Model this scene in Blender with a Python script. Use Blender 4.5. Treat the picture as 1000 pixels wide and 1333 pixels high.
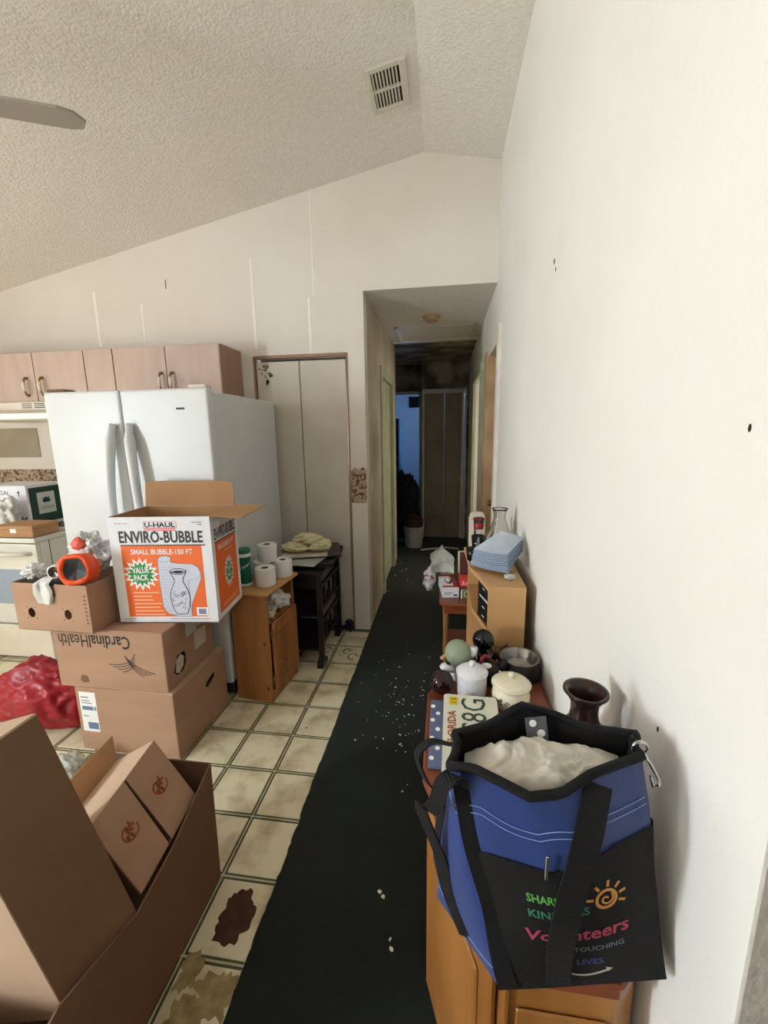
import bpy, bmesh, math, random
import numpy as np
from mathutils import Vector, Matrix, noise
random.seed(7)
S = bpy.context.scene
for o in list(bpy.data.objects): bpy.data.objects.remove(o)
C = S.collection
PI = math.pi

# ------------------------------------------------------------ camera
FPX, PITCH, YAW, ROLL, CAMH = 544.265, 0.1861, 0.1433, -0.0153, 1.5001
XL, XR, YB = -0.5503, 0.3286, 2.979          # hall left wall, right wall, back wall of the room
def cam_axes():
    cy, sy, cp, sp = math.cos(YAW), math.sin(YAW), math.cos(PITCH), math.sin(PITCH)
    f = Vector((-sy*cp, cy*cp, -sp)); r = Vector((cy, sy, 0)); u = r.cross(f)
    c, s = math.cos(ROLL), math.sin(ROLL)
    return c*r+s*u, -s*r+c*u, f
RV, UV_, FV = cam_axes()
EYE = Vector((0, 0, CAMH))
cd = bpy.data.cameras.new('camera'); cam = bpy.data.objects.new('camera', cd); C.objects.link(cam)
cd.sensor_fit = 'VERTICAL'; cd.sensor_height = 36; cd.lens = FPX*36/1333; cd.clip_start = .02
M = Matrix((RV, UV_, -FV)).transposed().to_4x4(); M.translation = EYE; cam.matrix_world = M
S.camera = cam
def at(px, py, x=None, y=None, z=None):
    """point where the photo's pixel meets the plane x=, y= or z="""
    d = (px-500)/FPX*RV + (666.5-py)/FPX*UV_ + FV
    if x is not None: t = (x-EYE.x)/d.x
    elif y is not None: t = (y-EYE.y)/d.y
    else: t = (z-EYE.z)/d.z
    return EYE + d*t

# ------------------------------------------------------------ light
S.view_settings.view_transform = 'Standard'; S.view_settings.look = 'None'
S.view_settings.gamma = 1; S.view_settings.use_curve_mapping = False
S.view_settings.exposure = -0.04
w = bpy.data.worlds.new('World'); S.world = w; w.use_nodes = True
w.node_tree.nodes['Background'].inputs[0].default_value = (.62, .74, .95, 1)
w.node_tree.nodes['Background'].inputs[1].default_value = 1.0
def area(name, loc, rot, sx, sy, power, col):
    l = bpy.data.lights.new(name, 'AREA'); l.shape = 'RECTANGLE'; l.size = sx; l.size_y = sy
    l.energy = power; l.color = col
    o = bpy.data.objects.new(name, l); C.objects.link(o); o.location = loc; o.rotation_euler = rot
    return o
# daylight in the glazed door of the left wall and the kitchen window; rear and hall-side lamps are added fill
area('daylight_glass_door', (-4.12, -1.35, 1.45), (0, -PI/2, 0), 1.25, .5, 155, (.84, .93, 1))
area('daylight_kitchen_window', (-4.12, 1.25, 1.55), (0, -PI/2, 0), .9, .8, 14, (.95, .98, 1))
area('rear_fill_light', (-1.6, -3.42, 1.5), (PI/2, 0, 0), 2.2, 1.2, 8, (1, .95, .9))  # weak fill from an unseen window added behind the camera
area('hall_fill_light', (1.75, 4.28, 1.4), (0, PI/2, 0), 1.3, 1.0, 16, (1, .93, .82))  # fill lamp added to lift the dark hall
area('daylight_blue_room', (-.6, 8.5, 1.5), (-PI/2, 0, 0), 1.2, 1.2, 30, (.12, .42, 1))
sl_ = bpy.data.lights.new('sun', 'SUN'); sl_.energy = 50; sl_.angle = .02; sl_.color = (1, .97, .93)
so = bpy.data.objects.new('sun', sl_); C.objects.link(so); so.rotation_euler = Vector((.62, -.2, -.76)).to_track_quat('-Z', 'Y').to_euler()

# ------------------------------------------------------------ materials
def lin(h):
    h = h.lstrip('#'); v = [int(h[i:i+2], 16)/255 for i in (0, 2, 4)]
    return tuple(c/12.92 if c <= .04045 else ((c+.055)/1.055)**2.4 for c in v)+(1,)
MATS = {}
def mat(name, col, rough=.6, col2=None, scale=8, amt=.5, bump=0, bscale=60, metal=0, trans=0, coords='Object',
        stretch=None, detail=5, contrast=(.35, .65), ior=1.45, alpha=1, emit=None, sheen=0, coat=0):
    if name in MATS: return MATS[name]
    m = bpy.data.materials.new(name); m.use_nodes = True; nt = m.node_tree; N = nt.nodes; L = nt.links
    b = N['Principled BSDF']; b.inputs['Base Color'].default_value = lin(col); b.inputs['Roughness'].default_value = rough
    b.inputs['Metallic'].default_value = metal; b.inputs['Transmission Weight'].default_value = trans
    b.inputs['IOR'].default_value = ior; b.inputs['Alpha'].default_value = alpha
    b.inputs['Sheen Weight'].default_value = sheen; b.inputs['Coat Weight'].default_value = coat
    if emit: b.inputs['Emission Color'].default_value = lin(emit[0]); b.inputs['Emission Strength'].default_value = emit[1]
    tc = None
    if col2 or bump:
        tc = N.new('ShaderNodeTexCoord') if coords == 'Object' else N.new('ShaderNodeNewGeometry')
        out = tc.outputs['Object'] if coords == 'Object' else tc.outputs['Position']
        if stretch:
            mp = N.new('ShaderNodeMapping'); mp.inputs['Scale'].default_value = stretch; L.new(out, mp.inputs[0]); out = mp.outputs[0]
    if col2:
        n = N.new('ShaderNodeTexNoise'); n.inputs['Scale'].default_value = scale; n.inputs['Detail'].default_value = detail
        L.new(out, n.inputs['Vector'])
        r = N.new('ShaderNodeMapRange'); r.inputs[1].default_value = contrast[0]; r.inputs[2].default_value = contrast[1]; r.inputs[4].default_value = amt
        L.new(n.outputs['Fac'], r.inputs[0])
        mx = N.new('ShaderNodeMix'); mx.data_type = 'RGBA'; mx.inputs[6].default_value = lin(col); mx.inputs[7].default_value = lin(col2)
        L.new(r.outputs[0], mx.inputs[0]); L.new(mx.outputs[2], b.inputs['Base Color'])
    if bump:
        n2 = N.new('ShaderNodeTexNoise'); n2.inputs['Scale'].default_value = bscale; n2.inputs['Detail'].default_value = 3
        L.new(out, n2.inputs['Vector'])
        bp = N.new('ShaderNodeBump'); bp.inputs['Strength'].default_value = bump; bp.inputs['Distance'].default_value = .01
        L.new(n2.outputs['Fac'], bp.inputs['Height']); L.new(bp.outputs[0], b.inputs['Normal'])
    MATS[name] = m
    return m
wallm = mat('wall_paint', '#e7e0d6', .75, '#dcd2c4', 1.3, .6, .12, 90, coords='W')
wallr = mat('wall_paint_textured', '#e9e7e2', .75, '#dedbd4', 1.5, .6, .12, 70, coords='W')
ceilm = mat('ceiling_texture', '#ece6de', .9, '#dfd7cd', 40, .5, .55, 75, coords='W')
darkwallm = mat('darkened_unseen_wall', '#7d7468', .7, '#6a6155', 3, .6, .1, 40, coords='W')  # unseen walls darkened to cut the bounce light from behind
wallend = mat('shaded_textured_wall', '#b9b3aa', .85, '#a59f95', 30, .6, .4, 60, coords='W')  # greyed to paint in the shade on the wall's end face
hallm = mat('hall_paint', '#d2c7b0', .8, '#a89c84', 2.2, .7, .1, 60, coords='W')
moldm = mat('mould_stained_paint', '#b0a690', .9, '#4e4436', 3.0, .9, .1, 40, coords='W', contrast=(.42, .62))
trimw = mat('white_trim', '#e9e4da', .5, '#cfc4b2', 6, .5, coords='W')
jambm = mat('tan_jamb', '#c9ab86', .6, '#a5825e', 5, .6, coords='W')
greenjamb = mat('pale_green_jamb', '#b9bd9c', .6, '#9a9c7c', 5, .6, coords='W')
darkdoor = mat('dull_door_paint', '#a89c86', .7, '#8d816c', 3, .6, coords='W')
pantrym = mat('pantry_door_paint', '#d5ccbf', .55, '#c3b8a8', 3, .6, coords='W')
black = mat('black', '#0c0b0c', .5)
blackgl = mat('black_glossy', '#0b090a', .12)
dark = mat('dark_void', '#0e0c0a', .9)
seamm = mat('joint_compound', '#f6f2ea', .8, '#ece4d6', 12, .6, coords='W')
paperbrown = mat('wallpaper_border', '#b7a186', .8, '#5b3a28', 38, .95, coords='W', contrast=(.45, .6))
cabm = mat('cabinet_laminate', '#c4ab9d', .5, '#b69b8b', 5, .6, stretch=(3, 3, .6), coords='W')
cabside = mat('cabinet_side', '#a07f68', .55, '#8f6d57', 5, .6, stretch=(3, 3, .6), coords='W')
brass = mat('brass', '#a58a55', .3, metal=1)
chrome = mat('chrome', '#c9c9c9', .2, metal=1)
cream = mat('cream_enamel', '#e6dccb', .35, '#cdbfa4', 4, .4, coords='W')
applw = mat('appliance_white', '#d3d5d5', .35, '#c8caca', 3, .4, .05, 200, coords='W')
stovew = mat('stove_enamel', '#dddad0', .3, '#c9c2b0', 3, .5, coords='W')
ovenglass = mat('oven_glass', '#98a3b2', .12)
card = mat('cardboard', '#b18d74', .8, '#a27e65', 3, .6, .05, 150, stretch=(1, 1, 4))
card_in = mat('cardboard_inner', '#b58a63', .85, '#a17851', 3, .6, .05, 150)
card_dk = mat('cardboard_dark_shaded', '#7f6049', .85, '#6d513c', 3, .6, .08, 150)  # also darkened to paint shade into the foreground cartons
card_lt = mat('cardboard_light', '#c6a98f', .8, '#b7987c', 3, .6, .05, 150)  # also paints the lit faces of the leaning and stamped cartons
white = mat('white_print', '#f1f0ee', .6)
boxwhite = mat('box_white', '#e6e6ea', .55)
orange = mat('orange_print', '#ee6d2c', .55)
inkdk = mat('dark_ink', '#3a3739', .6)
ink = mat('black_ink', '#1c1a1b', .6)
red = mat('red_print', '#d6352c', .5)
greenp = mat('green_print', '#2f8a43', .55)
lilac = mat('lilac_print', '#cfd2e4', .55)
dkgreen = mat('dark_green_print', '#123b33', .5)
palegrey = mat('pale_grey_print', '#c9d0cc', .55)
rusty = mat('rust_stamp', '#8f4a35', .8)
pine = mat('pine_wood', '#b07848', .5, '#86542c', 3, .75, .03, 60, stretch=(4, 4, .5), coords='W')
pinetop = mat('pine_top', '#c99b66', .45, '#b07f4c', 4, .6, stretch=(4, .6, 4), coords='W')
knot = mat('pine_knot', '#5e3418', .6)
redwood = mat('red_brown_wood', '#8c4a2b', .35, '#6a3018', 3, .7, stretch=(6, .7, 6), coords='W', coat=.2)
oak = mat('oak_wood', '#a5713c', .4, '#83521f', 3, .7, stretch=(5, 5, .7), coords='W')
tanlam = mat('tan_laminate', '#c69c6c', .5, '#b68a5a', 3, .6, stretch=(1, 1, 1), coords='W')
ebony = mat('dark_lacquer', '#171012', .35, '#241618', 5, .5)
bluef = mat('blue_fabric', '#17377c', .55, '#122b66', 9, .5, .15, 400, sheen=.2)
blackf = mat('black_fabric', '#070609', .85, '#0d0b10', 20, .5, .2, 300)
stitch = mat('stitch_thread', '#8fa4d6', .7)
plastw = mat('white_plastic_film', '#dcdcd8', .35, '#c8c8c4', 6, .4, .2, 30, coat=.2)
plastt = mat('clear_plastic_film', '#cfd3cb', .2, alpha=.75, coat=.4)
papercr = mat('crumpled_paper', '#d9d3c8', .8, '#c6bdb0', 8, .5, .3, 40)
orangef = mat('orange_plastic', '#f2571d', .45, '#d8430f', 6, .5, .2, 40)
redf = mat('red_plastic', '#a50d24', .35, '#76061a', 6, .6, .2, 25)
yellowc = mat('yellow_cloth', '#e6dcb2', .9, '#d6c994', 14, .6, .3, 80)
tissue = mat('toilet_tissue', '#efece8', .95, '#e4e0da', 30, .4, .2, 90)
cometg = mat('green_canister', '#0f6a4a', .4)
porc = mat('white_porcelain', '#e6e5ea', .2, '#d8d8e0', 30, .3, .25, 70)
porcc = mat('cream_porcelain', '#e4dcc4', .22, '#d6ccae', 20, .4)
vasem = mat('brown_glaze', '#33201d', .22, '#24120f', 6, .6, .1, 30)
maroon = mat('maroon_glaze', '#2a1110', .15)
sage = mat('sage_ceramic', '#8c9881', .5, '#7c8a73', 10, .5)
steel = mat('bowl_metal', '#8d8984', .25, metal=.8)
bluepaper = mat('blue_paper', '#b9c2cd', .8, '#98a8bd', 20, .5, .15, 80)
bluepaper2 = mat('blue_paper_edge', '#97a6bb', .8, '#8496b0', 60, .6, .3, 90, stretch=(1, 1, 12))
glass = mat('clear_glass', '#f4f4f2', .03, trans=1, ior=1.45)
redglass = mat('red_wax', '#c9122c', .25)
platew = mat('plate_paint', '#d8d6c4', .4)
polka = mat('blue_grey_cloth', '#565f7c', .8, '#4a526d', 20, .5)
bucketm = mat('bucket_plastic', '#cfcfca', .45, '#b5b4ac', 6, .5)
cloth_dk = mat('dark_clothes', '#1b1c22', .9, '#30303a', 8, .7, .3, 30)
cloth_br = mat('brown_clothes', '#4b3330', .9, '#35221f', 8, .7, .3, 30)
bluelitwall = mat('blue_lit_wall', '#c9d6e6', .8)  # pale blue tint paints blue light onto white walls
yellowst = mat('yellow_sticker', '#e0c021', .5)
stainm = mat('brown_stain', '#4a3019', .7, '#2c1a0b', 25, .7)
duct = mat('vent_dark', '#231c17', .9)
ventm = mat('vent_enamel', '#d6cec0', .5)
yellowed = mat('yellowed_plastic', '#c7a877', .5)
carpetm = mat('dark_green_carpet', '#131f19', .98, '#0c120e', 3, .8, .5, 260, coords='W', sheen=.1)
tilem = mat('vinyl_tile', '#e3dabb', .38, '#8f7547', 8.0, .65, .03, 40, coords='W', contrast=(.46, .72), detail=14)
linem = mat('tile_green_line', '#4f5a3f', .45, '#2f3524', 8, .6, coords='W')
linec = mat('tile_cream_line', '#cfc5a4', .45, '#8d8158', 8, .6, coords='W')

# ------------------------------------------------------------ mesh helpers
def T(x=0, y=0, z=0): return Matrix.Translation((x, y, z))
def RZ(a): return Matrix.Rotation(a, 4, 'Z')
def RX(a): return Matrix.Rotation(a, 4, 'X')
def RY(a): return Matrix.Rotation(a, 4, 'Y')
def frame(o, r, u):
    """matrix with local x along r, local y along u, local z the outward normal, origin o"""
    r = Vector(r).normalized(); u = Vector(u); n = r.cross(u).normalized(); u = n.cross(r)
    m = Matrix((r, u, n)).transposed().to_4x4(); m.translation = Vector(o); return m
class MB:
    def __init__(s, M=None): s.bm = bmesh.new(); s.M = M or Matrix()
    def _add(s, b, M=None):
        me = bpy.data.meshes.new('tmp'); b.to_mesh(me); b.free()
        me.transform(s.M @ (M or Matrix())); s.bm.from_mesh(me); bpy.data.meshes.remove(me); return s
    def box(s, x0, x1, y0, y1, z0, z1, bev=0, M=None, seg=1):
        b = bmesh.new(); bmesh.ops.create_cube(b, size=1)
        for v in b.verts: v.co = Vector((x0+(v.co.x+.5)*(x1-x0), y0+(v.co.y+.5)*(y1-y0), z0+(v.co.z+.5)*(z1-z0)))
        if bev: bmesh.ops.bevel(b, geom=b.edges[:], offset=bev, segments=seg, profile=.6, affect='EDGES')
        return s._add(b, M)
    def prism(s, pts, z0, z1, M=None, bev=0):
        b = bmesh.new(); vs = [b.verts.new((p[0], p[1], z0)) for p in pts]; f = b.faces.new(vs)
        r = bmesh.ops.extrude_face_region(b, geom=[f])
        for v in r['geom']:
            if isinstance(v, bmesh.types.BMVert): v.co.z = z1
        bmesh.ops.recalc_face_normals(b, faces=b.faces[:])
        if bev: bmesh.ops.bevel(b, geom=b.edges[:], offset=bev, segments=1, affect='EDGES')
        return s._add(b, M)
    def lathe(s, prof, seg=28, M=None, wob=None):
        b = bmesh.new(); rings = []
        for r, z in prof:
            if r < 1e-6: rings.append([b.verts.new((0, 0, z))])
            else: rings.append([b.verts.new((r*math.cos(2*PI*i/seg), r*math.sin(2*PI*i/seg), z)) for i in range(seg)])
        for a, c in zip(rings, rings[1:]):
            for i in range(seg):
                j = (i+1) % seg
                if len(a) == 1 and len(c) == 1: continue
                if len(a) == 1: b.faces.new((a[0], c[i], c[j]))
                elif len(c) == 1: b.faces.new((a[i], a[j], c[0]))
                else: b.faces.new((a[i], a[j], c[j], c[i]))
        if wob:
            for v in b.verts: v.co = wob(v.co)
        bmesh.ops.recalc_face_normals(b, faces=b.faces[:])
        return s._add(b, M)
    def tube(s, pts, r, seg=8, M=None, closed=False, flat=1.0):
        pts = [Vector(p) for p in pts]; n = len(pts); rs = r if isinstance(r, (list, tuple)) else [r]*n
        b = bmesh.new(); rings = []; up = None
        for i in range(n):
            t = (pts[(i+1) % n]-pts[i-1]) if closed else (pts[min(i+1, n-1)]-pts[max(i-1, 0)])
            t.normalize()
            if up is None: up = Vector((0, 0, 1)) if abs(t.z) < .9 else Vector((0, 1, 0))
            sd = t.cross(up).normalized(); up = sd.cross(t).normalized()
            rings.append([b.verts.new(pts[i]+sd*rs[i]*math.cos(2*PI*k/seg)+up*rs[i]*flat*math.sin(2*PI*k/seg)) for k in range(seg)])
        for i in range(n if closed else n-1):
            a, c = rings[i], rings[(i+1) % n]
            for k in range(seg): b.faces.new((a[k], a[(k+1) % seg], c[(k+1) % seg], c[k]))
        if not closed: b.faces.new(rings[0][::-1]); b.faces.new(rings[-1])
        bmesh.ops.recalc_face_normals(b, faces=b.faces[:])
        return s._add(b, M)
    def ribbon(s, pts, side, w, th=.002, M=None):
        """flat strap along pts; side = width direction (vector or list)"""
        pts = [Vector(p) for p in pts]; n = len(pts)
        b = bmesh.new(); rings = []
        for i in range(n):
            t = (pts[min(i+1, n-1)]-pts[max(i-1, 0)]).normalized()
            sd = Vector(side[i] if isinstance(side, list) else side); sd = (sd-t*sd.dot(t)).normalized(); up = sd.cross(t)
            rings.append([b.verts.new(pts[i]+sd*w/2*a+up*th/2*c) for a, c in ((-1, -1), (1, -1), (1, 1), (-1, 1))])
        for a, c in zip(rings, rings[1:]):
            for k in range(4): b.faces.new((a[k], a[(k+1) % 4], c[(k+1) % 4], c[k]))
        b.faces.new(rings[0][::-1]); b.faces.new(rings[-1]); bmesh.ops.recalc_face_normals(b, faces=b.faces[:])
        return s._add(b, M)
    def sheet(s, f, nu, nv, th=0, M=None, wrap=False):
        b = bmesh.new(); g = [[b.verts.new(f(i/nu, j/nv)) for j in range(nv+1)] for i in range(nu+(0 if wrap else 1))]
        n = len(g)
        for i in range(nu):
            for j in range(nv): b.faces.new((g[i][j], g[(i+1) % n][j], g[(i+1) % n][j+1], g[i][j+1]))
        if th:
            bmesh.ops.recalc_face_normals(b, faces=b.faces[:]); bmesh.ops.solidify(b, geom=b.faces[:], thickness=th)
        bmesh.ops.recalc_face_normals(b, faces=b.faces[:])
        return s._add(b, M)
    def blob(s, c, r, amp=.25, freq=2.5, sub=4, seed=0, M=None, fold=True):
        b = bmesh.new(); bmesh.ops.create_icosphere(b, subdivisions=sub, radius=1)
        for v in b.verts:
            d = v.co.copy(); q = d*freq+Vector((seed*7.3, seed*3.1, seed))
            k = noise.noise(q); k2 = abs(noise.noise(q*2.3)); k3 = abs(noise.noise(q*5))
            h = 1+amp*(k-(.9*k2+.5*k3 if fold else 0))
            v.co = Vector((c[0]+d.x*r[0]*h, c[1]+d.y*r[1]*h, c[2]+d.z*r[2]*h))
        return s._add(b, M)
    def poly(s, pts, M=None):
        b = bmesh.new(); b.faces.new([b.verts.new(p) for p in pts]); return s._add(b, M)
def rootloc(p):
    while p.parent: p = p.parent
    return p.location
def props(o, label=None, cat=None, group=None, kind=None):
    for k, v in (('label', label), ('category', cat), ('group', group), ('kind', kind)):
        if v: o[k] = v
    return o
def thing(name, label, cat, loc, group=None):
    o = bpy.data.objects.new(name, None); C.objects.link(o); o.location = loc; o.empty_display_size = .05
    return props(o, label, cat, group)
def finish(mb, name, m, smooth):
    me = bpy.data.meshes.new(name); mb.bm.to_mesh(me); mb.bm.free(); me.materials.append(m)
    if smooth:
        for p in me.polygons: p.use_smooth = True
    return me
def sharpen(o, ang):
    try: o.data.set_sharp_from_angle(angle=ang)
    except Exception: pass
def part(name, mb, m, parent, label=None, smooth=False, kind=None, ang=None):
    me = finish(mb, name, m, smooth); me.transform(T(*(-Vector(rootloc(parent)))))
    o = bpy.data.objects.new(name, me); C.objects.link(o); o.parent = parent
    if ang: sharpen(o, ang)
    return props(o, label, None, None, kind)
def single(name, mb, m, label, cat, group=None, smooth=False, kind=None, ang=None):
    me = finish(mb, name, m, smooth)
    co = np.empty(len(me.vertices)*3); me.vertices.foreach_get('co', co); co = co.reshape(-1, 3)
    lo, hi = co.min(0), co.max(0); c = Vector(((lo[0]+hi[0])/2, (lo[1]+hi[1])/2, lo[2]))
    me.transform(T(*(-c))); o = bpy.data.objects.new(name, me); C.objects.link(o); o.location = c
    if ang: sharpen(o, ang)
    return props(o, label, cat, group, kind)
def struct(name, mb, m, smooth=False):
    me = finish(mb, name, m, smooth); o = bpy.data.objects.new(name, me); C.objects.link(o); o['kind'] = 'structure'; return o
def text(name, s, F, u, v, h, m, parent, width=None, off=.0012, rot=0, bold=0, shear=0, align='LEFT', label=None):
    """flat lettering on frame F at (u, v), cap height h, optionally squeezed to a width"""
    cu = bpy.data.curves.new('t', 'FONT'); cu.body = s; cu.size = 1; cu.offset = bold; cu.shear = shear; cu.resolution_u = 2
    o = bpy.data.objects.new('t', cu); C.objects.link(o)
    me = bpy.data.meshes.new_from_object(o.evaluated_get(bpy.context.evaluated_depsgraph_get()))
    bpy.data.objects.remove(o); bpy.data.curves.remove(cu)
    co = np.empty(len(me.vertices)*3); me.vertices.foreach_get('co', co); co = co.reshape(-1, 3)
    lo, hi = co.min(0), co.max(0); sy = h/.70; sx = sy if not width else width/(hi[0]-lo[0])
    wd = (hi[0]-lo[0])*sx
    ax = {'LEFT': 0, 'CENTER': wd/2, 'RIGHT': wd}[align]
    me.transform(F @ T(u, v, off) @ RZ(rot) @ T(-ax-lo[0]*sx, 0, 0) @ Matrix.Diagonal((sx, sy, 1, 1)))
    me.name = name; me.materials.clear(); me.materials.append(m)
    me.transform(T(*(-Vector(rootloc(parent))))); ob = bpy.data.objects.new(name, me); C.objects.link(ob); ob.parent = parent
    if label: ob['label'] = label
    return ob
def decal(name, polys, F, m, parent, off=.0008, label=None):
    mb = MB(F)
    for p in polys: mb.prism(p, off*.2, off)
    return part(name, mb, m, parent, label)
def rect(x0, x1, y0, y1): return [(x0, y0), (x1, y0), (x1, y1), (x0, y1)]
def circ(cx, cy, rx, ry=None, n=24): return [(cx+rx*math.cos(2*PI*i/n), cy+(ry or rx)*math.sin(2*PI*i/n)) for i in range(n)]
def stroke(pts, wd):
    """polyline as thin quads"""
    out = []
    for (x0, y0), (x1, y1) in zip(pts, pts[1:]):
        d = math.hypot(x1-x0, y1-y0)+1e-9; nx, ny = -(y1-y0)/d*wd/2, (x1-x0)/d*wd/2
        out.append([(x0-nx, y0-ny), (x1-nx, y1-ny), (x1+nx, y1+ny), (x0+nx, y0+ny)])
    return out
def star(cx, cy, r0, r1, n, sy=1):
    return [(cx+(r0 if i % 2 else r1)*math.cos(PI*i/n), cy+sy*(r0 if i % 2 else r1)*math.sin(PI*i/n)) for i in range(2*n)]

# ============================================================ THE SETTING
TS, TX0, TY0 = .2296, -.7435, 2.9368
X0, X1, Y0 = -4.2, 1.5, -3.5
fl = struct('floor', MB().box(X0, X1, TY0-15*TS, YB, -.08, 0), linem)
struct('floor_rear', MB().box(X0, X1, Y0, TY0-15*TS, -.08, 0), tilem)
tilemesh = None
for i in range(-15, 1):
    for j in range(0, 15):
        x0, x1 = TX0+i*TS, min(TX0+(i+1)*TS, XL+.05); y1 = TY0-j*TS; y0 = y1-TS
        if x0 < X0: continue
        g = .0105
        if i < 0 and tilemesh:
            o = bpy.data.objects.new('tile', tilemesh); C.objects.link(o); o.location = (x0, y0, 0); o.parent = fl
        else:
            o = part('tile', MB().box(g, x1-x0-g, g, TS-g, -.002, .0022, .0012), tilem, fl); o.location = (x0, y0, 0)
            if i < 0: tilemesh = o.data
gl = MB()
for i in range(-15, 1):
    x = TX0+i*TS
    if x > X0: gl.box(x-.0028, x+.0028, TY0-15*TS, YB-.001, -.001, .0019)
for j in range(0, 16):
    y = TY0-j*TS; gl.box(X0+.01, XL, y-.0028, y+.0028, -.001, .0016)
part('cream_joint_line', gl, linec, fl)
# brown worn-through patch and ring stains on the tiles
st = []
for k in range(44):
    a = 2*PI*k/44; r = 1+.38*noise.noise(Vector((math.cos(a)*2.2, math.sin(a)*2.2, 3)))+.22*noise.noise(Vector((math.cos(a)*7, math.sin(a)*7, 9)))
    st.append((-.637+.055*r*math.cos(a), .985+.08*r*math.sin(a)))
part('stain', MB().prism(st, .002, .0027), stainm, fl)
for (px, py, r) in ((427, 846, .028), (452, 848, .026), (459, 855, .032)):
    c = at(px, py, z=0)
    part('stain', MB().tube([(c.x+r*math.cos(a)*.9, c.y+r*1.2*math.sin(a), .0022) for a in np.linspace(0, 5.3, 24)], .004, 5, flat=.15), stainm, fl)
for k in range(60):
    x = random.uniform(-1.6, -.58); y = random.uniform(.75, 2.5); r = random.uniform(.002, .006)
    if k % 3: continue
    part('stain', MB().prism([(x+r*random.uniform(.5, 1.3)*math.cos(a), y+r*random.uniform(.5, 1.3)*math.sin(a)) for a in np.linspace(0, 5.6, 8)], .002, .0026), stainm, fl)

# grime dried onto the tiles nearest the door side
grime = mat('tile_grime', '#a8976a', .6, '#77633a', 22, .85)
for (gx_, gy_, rx_, ry_, sd) in ((-.60, .80, .06, .05, 1), (-.66, .73, .05, .06, 5), (-.70, .84, .03, .05, 9)):
    gp_ = [(gx_+rx_*(1+.5*noise.noise(Vector((math.cos(a)*2, math.sin(a)*2, sd)))+.3*noise.noise(Vector((math.cos(a)*6, math.sin(a)*6, sd))))*math.cos(a), gy_+ry_*(1+.5*noise.noise(Vector((math.cos(a)*2, math.sin(a)*2, sd)))+.3*noise.noise(Vector((math.cos(a)*6, math.sin(a)*6, sd))))*math.sin(a)) for a in np.linspace(0, 2*PI, 40)[:-1]]
    part('stain', MB().prism(gp_, .002, .0024+.00005*sd/5), grime, fl)
# carpet strip: one body with a ragged left edge
def edge(y): return XL+.008*noise.noise(Vector((y*3, 0, 0)))+.006*noise.noise(Vector((y*14, 1, 0)))+.004*noise.noise(Vector((y*40, 2, 0)))
ys = list(np.linspace(Y0+.01, YB, 320)); pts = [(edge(y), y) for y in ys]
cb = MB().prism(pts+[(XL+.005, 6.38), (-.32, 6.38), (-.32, 5.92), (XR-.003, 5.92), (XR-.003, Y0+.01)], .0005, .009)
single('carpet', cb, carpetm, 'dark green carpet strip running along the floor into the hall', 'carpet')
fz = MB()
for k in range(330):
    y = random.uniform(.5, 3); fz.tube([(edge(y)-.002, y, .004), (edge(y)-random.uniform(.003, .008), y+random.uniform(-.006, .006), random.uniform(.003, .006))], .0007, 3)
single('carpet_fringe', fz, linec, 'frayed pale backing threads along the carpet edge', 'carpet fringe', kind='stuff')
fk = MB()
def fleck(x, y, s):
    a = random.random()*6; fk.prism([(s*random.uniform(.5, 1.4)*math.cos(t), s*random.uniform(.4, 1)*math.sin(t)) for t in np.linspace(0, 5, 5)], .0092, .011, M=T(x, y, 0) @ RZ(a))
for k in range(90):
    p = at(random.gauss(520, 28), random.gauss(925, 38), z=0)
    if p.x > XL+.03 and p.x < -.05: fleck(p.x, p.y, random.choice((.002, .003, .003, .005)))
for (px, py) in ((497, 1168), (506, 1262), (521, 745), (530, 742), (515, 750), (510, 757), (533, 757), (524, 735), (505, 770), (490, 800)):
    p = at(px, py, z=0)
    for k in range(2): fleck(p.x+random.gauss(0, .02), p.y+random.gauss(0, .03), random.uniform(.003, .009))
single('plaster_flecks', fk, seamm, 'small white plaster flecks scattered over the green carpet', 'debris', kind='stuff')

# ceiling: two slopes meeting at the ridge
XRG, ZRG, SL = -.14, 3.2154, .194
def zc(x): return ZRG-SL*abs(x-XRG) if x < XRG else ZRG-.18*(x-XRG)
ce = MB(); b = .1
ce.sheet(lambda u, v: Vector((X0-.1+u*(XRG-X0+.1), Y0-.1+v*(YB-Y0+.2), zc(X0-.1+u*(XRG-X0+.1)))), 1, 1, -.06)
struct('ceiling', ce, ceilm)
ce = MB().sheet(lambda u, v: Vector((XRG+u*(X1+.1-XRG), Y0-.1+v*(YB-Y0+.2), zc(XRG+u*(X1+.1-XRG)))), 1, 1, -.06)
struct('ceiling_2', ce, ceilm)
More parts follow.
